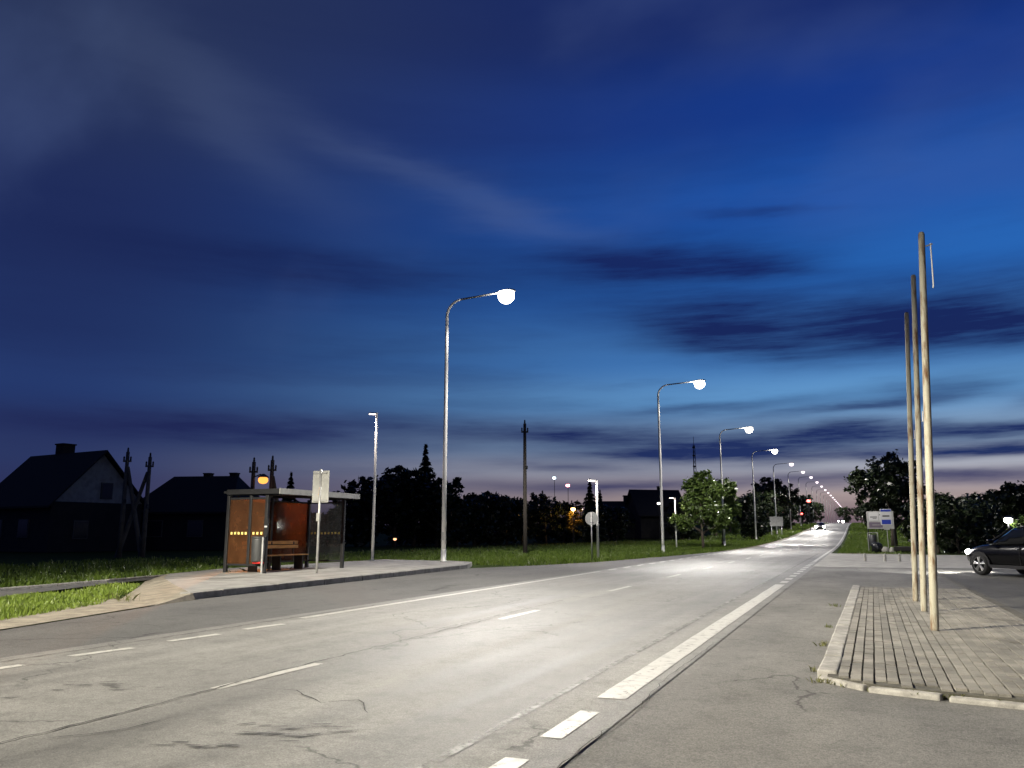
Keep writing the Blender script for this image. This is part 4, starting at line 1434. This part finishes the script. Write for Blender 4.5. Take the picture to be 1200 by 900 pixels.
x, y = away(817, 300)
r = empty('radio_mast', (x, y, gz(y) - 1), 0, 'thin lattice radio mast rising behind the small green tree', 'radio mast')
hh = 30
legs = MB()
for k in range(3):
    t = k * 2.094
    MB().tube([(1.0 * math.cos(t), 1.0 * math.sin(t), 0), (.35 * math.cos(t), .35 * math.sin(t), hh)], .1, 6).build('leg', DARK_STEEL, r)
br = MB()
for i in range(16):
    for k in range(3):
        z0, z1 = hh * i / 16, hh * (i + 1) / 16
        w0, w1 = 1 - .65 * i / 16, 1 - .65 * (i + 1) / 16
        t0, t1 = k * 2.094, (k + 1) * 2.094
        br.tube([(w0 * math.cos(t0), w0 * math.sin(t0), z0), (w1 * math.cos(t1), w1 * math.sin(t1), z1)], .06, 4)
tag(br.build('bracing', DARK_STEEL, r), kind='stuff')
for z in (18, 22, 26, 29):
    MB().box((0, 0, z), (1.0, .9, .5)).build('antenna', DARK_STEEL, r)
MB().tube([(0, 0, hh), (0, 0, hh + 3)], .08, 6).build('tip', DARK_STEEL, r)


def yard_lamp(u, dep, h, m, label, size=.14, power=0, col=(1, 1, 1), post=True):
    x, y = away(u, dep)
    r = empty('yard_lamp', (x, y, gz(y) - .03), 0, label, 'lamp')
    MB().tube([(0, .12, 0), (0, .12, h), (0, 0, h + .1)], .04, 8).build('post', DARK_STEEL, r)
    MB().lathe([(.05, h + .12), (size * 1.2, h + .04), (size * 1.2, h)], 10).build('shade', DARK_STEEL, r)
    MB().lathe([(size * .3, h - size * 1.3), (size * .9, h - size), (size, h - size * .3), (size * .6, h - .005)], 12).build('bulb', m, r, True)
    if power:
        point(r, (0, 0, h - size * 1.6), power, col, .12)
    return r


yard_lamp(1183, 50, 2.3, LIT, 'bright white lamp above the roof of the black car', .24, 60, (1, .98, .92))
yard_lamp(672, 98, 4.2, emis('orange_lens', (1, .45, .15), 25), 'orange lamp lighting foliage beyond the lawn', .26, 380, (1, .5, .12))
yard_lamp(666, 120, 8.0, emis('pink_lens', (1, .35, .4), 14), 'small reddish lamp on a thin post over the treeline', .28)
yard_lamp(650, 130, 9.6, emis('blue_lens', (.6, .85, 1), 8), 'small bluish lamp high over the treeline', .28)
yard_lamp(773, 90, 4.6, emis('cool_lens', (1, .95, .9), 5), 'dim white lamp on the far house beside the street lamp', .18)
yard_lamp(682, 104, 4.2, emis('peach_lens', (1, .75, .5), 6), 'small peach lamp beside the orange lamp', .16)
yard_lamp(463, 78, .9, emis('amber_lens', (1, .5, .25), 2.5), 'dim amber light low in the black treeline', .16)
yard_lamp(950, 150, 5.9, REDL, 'red light glowing above the oncoming car', .34)
yard_lamp(941, 165, 3.4, REDL, 'small red light beside the row of path lamps', .2)
x, y = away(672, 99.5)
o = tree('garden_shrub', 97, 4.4, 2.6, .6, .08, 900, .2, leaf_mat('garden_leaf', (.16, .13, .03), (.09, .08, .02)), lobes=7, low=.2)
put(o, x, y, 1.0, 0, 'garden shrub glowing yellow beside the orange lamp', cat='shrub')

# back of a road board on the left verge
x, y = away(925, 136)
r = empty('road_board', (-11.9, 138, gz(138) - .02), .35, 'blank pale back of a board on the verge past the bush', 'sign')
MB().box((0, 0, 2.3), (2.1, .06, 1.5)).build('panel', GREY_STEEL, r)
for k in (-1, 1):
    MB().tube([(k * .8, .06, 0), (k * .8, .06, 3.0)], .05, 8).build('post', GALV, r)

# ------------------------------------------------------------------ right verge: information board, stop sign, bin, oddments
r = empty('information_board', (1.62, 67.5, -.02), 0, 'framed information board with white and mauve panels on two posts', 'sign')
for k in (-1, 1):
    MB().tube([(k * 1.0, 0, 0), (k * 1.0, 0, 3.5)], .045, 8).build('post', DARK_STEEL, r)
r.scale = (.88, 1, .86)
bd = MB().box((0, -.06, 2.72), (2.1, .05, 1.5)).build('backboard', GREY_STEEL, r)
wp = MB().box((-.5, -.092, 3.02), (.75, .015, .72)).build('white_panel', WHITE, bd)
wp2 = MB().box((.1, -.092, 3.02), (.34, .015, .72)).build('white_panel', WHITE, bd)
MB().box((-.36, -.092, 2.3), (1.05, .015, .46)).build('mauve_panel', PURPLE, bd)
MB().box((-.5, -.104, 2.98), (.55, .006, .07)).box((-.42, -.104, 2.86), (.3, .006, .04)).build('lettering', PLASTIC, wp)
MB().box((.08, -.104, 3.1), (.3, .006, .08), ry=.7).build('arrow', PLASTIC, wp2)
MB().box((-.36, -.104, 2.3), (.6, .006, .05)).build('lettering', GREY_STEEL, bd)

r = empty('bus_stop_sign', (1.92, 63.6, -.02), 0, 'white and blue bus stop sign in front of the information board', 'sign')
MB().tube([(0, 0, 0), (0, 0, 3.4)], .035, 8).build('post', GALV, r)
r.scale = (.72, 1, .86)
bp = MB().box((0, -.05, 2.9), (1.02, .04, 1.3)).build('panel', WHITE, r, bevel=.03)
MB().box((0, -.075, 3.42), (.9, .012, .16)).build('blue_band', BLUE, bp)
MB().box((0, -.075, 2.5), (.8, .012, .36)).build('blue_band', BLUE, bp)
bus = MB().box((0, -.075, 2.98), (.62, .012, .09)).build('bus_symbol', PLASTIC, bp)
MB().box((0, -.06, 2.05), (.5, .05, .38)).build('timetable', GREY_STEEL, r)

r = empty('litter_bin', (1.0, 65.4, -.02), 0, 'dark litter bin in a steel frame under the information board', 'litter bin')
MB().lathe([(.2, .45), (.24, .5), (.25, 1.25), (.22, 1.27)], 14).build('bucket', BINGREY, r, True)
for k in (-1, 1):
    MB().tube([(k * .33, 0, 0), (k * .33, 0, 1.4)], .03, 6).build('post', GALV, r)
MB().tube([(-.33, 0, 1.4), (.33, 0, 1.4)], .03, 6).build('rail', GALV, r)

def lump(name, loc, sc, m, label, cat, seed):
    bm = bmesh.new()
    bmesh.ops.create_icosphere(bm, subdivisions=3, radius=1)
    rr = random.Random(seed)
    ph = [rr.uniform(0, 6) for _ in range(6)]
    for v in bm.verts:
        d = 1 + .12 * math.sin(v.co.x * 3 + ph[0]) * math.sin(v.co.y * 3.3 + ph[1]) + .07 * math.sin(v.co.z * 6 + ph[2]) * math.sin(v.co.x * 7 + ph[3])
        v.co *= d
        v.co = Vector((v.co.x * sc[0], v.co.y * sc[1], max(v.co.z, -.75) * sc[2]))
    me = bpy.data.meshes.new(name)
    bm.to_mesh(me)
    bm.free()
    me.materials.append(m)
    me.polygons.foreach_set('use_smooth', [True] * len(me.polygons))
    o = bpy.data.objects.new(name, me)
    COL.objects.link(o)
    o.location = loc
    return tag(o, label, cat)


lump('rubbish_bag', (1.2, 63.6, .32), (.36, .36, .45), mat('black_bag', (.012, .013, .014), .22), 'shiny black rubbish bag under the litter bin', 'bag', 1)
lump('pale_stone', (1.72, 63.3, .17), (.27, .22, .25), STONE, 'pale stone next to the rubbish bag', 'stone', 2)
lump('pale_stone', (2.12, 63.2, .15), (.18, .18, .24), STONE, 'smaller pale stone beside the dark bench', 'stone', 3)
r = empty('garden_bench', (3.1, 63.3, 0), -.05, 'dark low bench with one slanted end beside the pale stones', 'bench')
MB().box((0, 0, .28), (1.7, .6, .34)).build('seat', WALL_D, r, bevel=.06)
MB().box((.78, 0, .85), (.14, .55, 1.1), ry=.38).build('slanted_end', WALL_D, r, bevel=.03)
MB().lathe([(.04, 0), (.07, .08), (.02, .14)], 8, (1.0, 0, 1.36)).build('knob', CHROME, r)
for k in (-1, 1):
    MB().box((k * .7, 0, .06), (.1, .5, .12)).build('leg', WALL_D, r)
# low kerb and pale marker posts along the driveway
rk = tag(sheet('verge', [(-1.3, 58.2), (3.0, 58.8), (3.0, 60.2), (-1.3, 60.2)], .008, SAND), 'sandy strip between driveway and green verge', kind='structure')
for i, (x, y) in enumerate([(.25, 44.5), (1.15, 44.6), (1.8, 44.8), (2.35, 45)]):
    r = empty('marker_post', (x, y, .012), 0, 'short pale marker post on the concrete driveway', 'marker post', 'pale marker posts on the driveway')
    MB().lathe([(.07, 0), (.06, .34), (.03, .37)], 10).build('post', STONE, r)
    MB().lathe([(.064, .2), (.064, .25)], 10).build('band', GREY_STEEL, r)
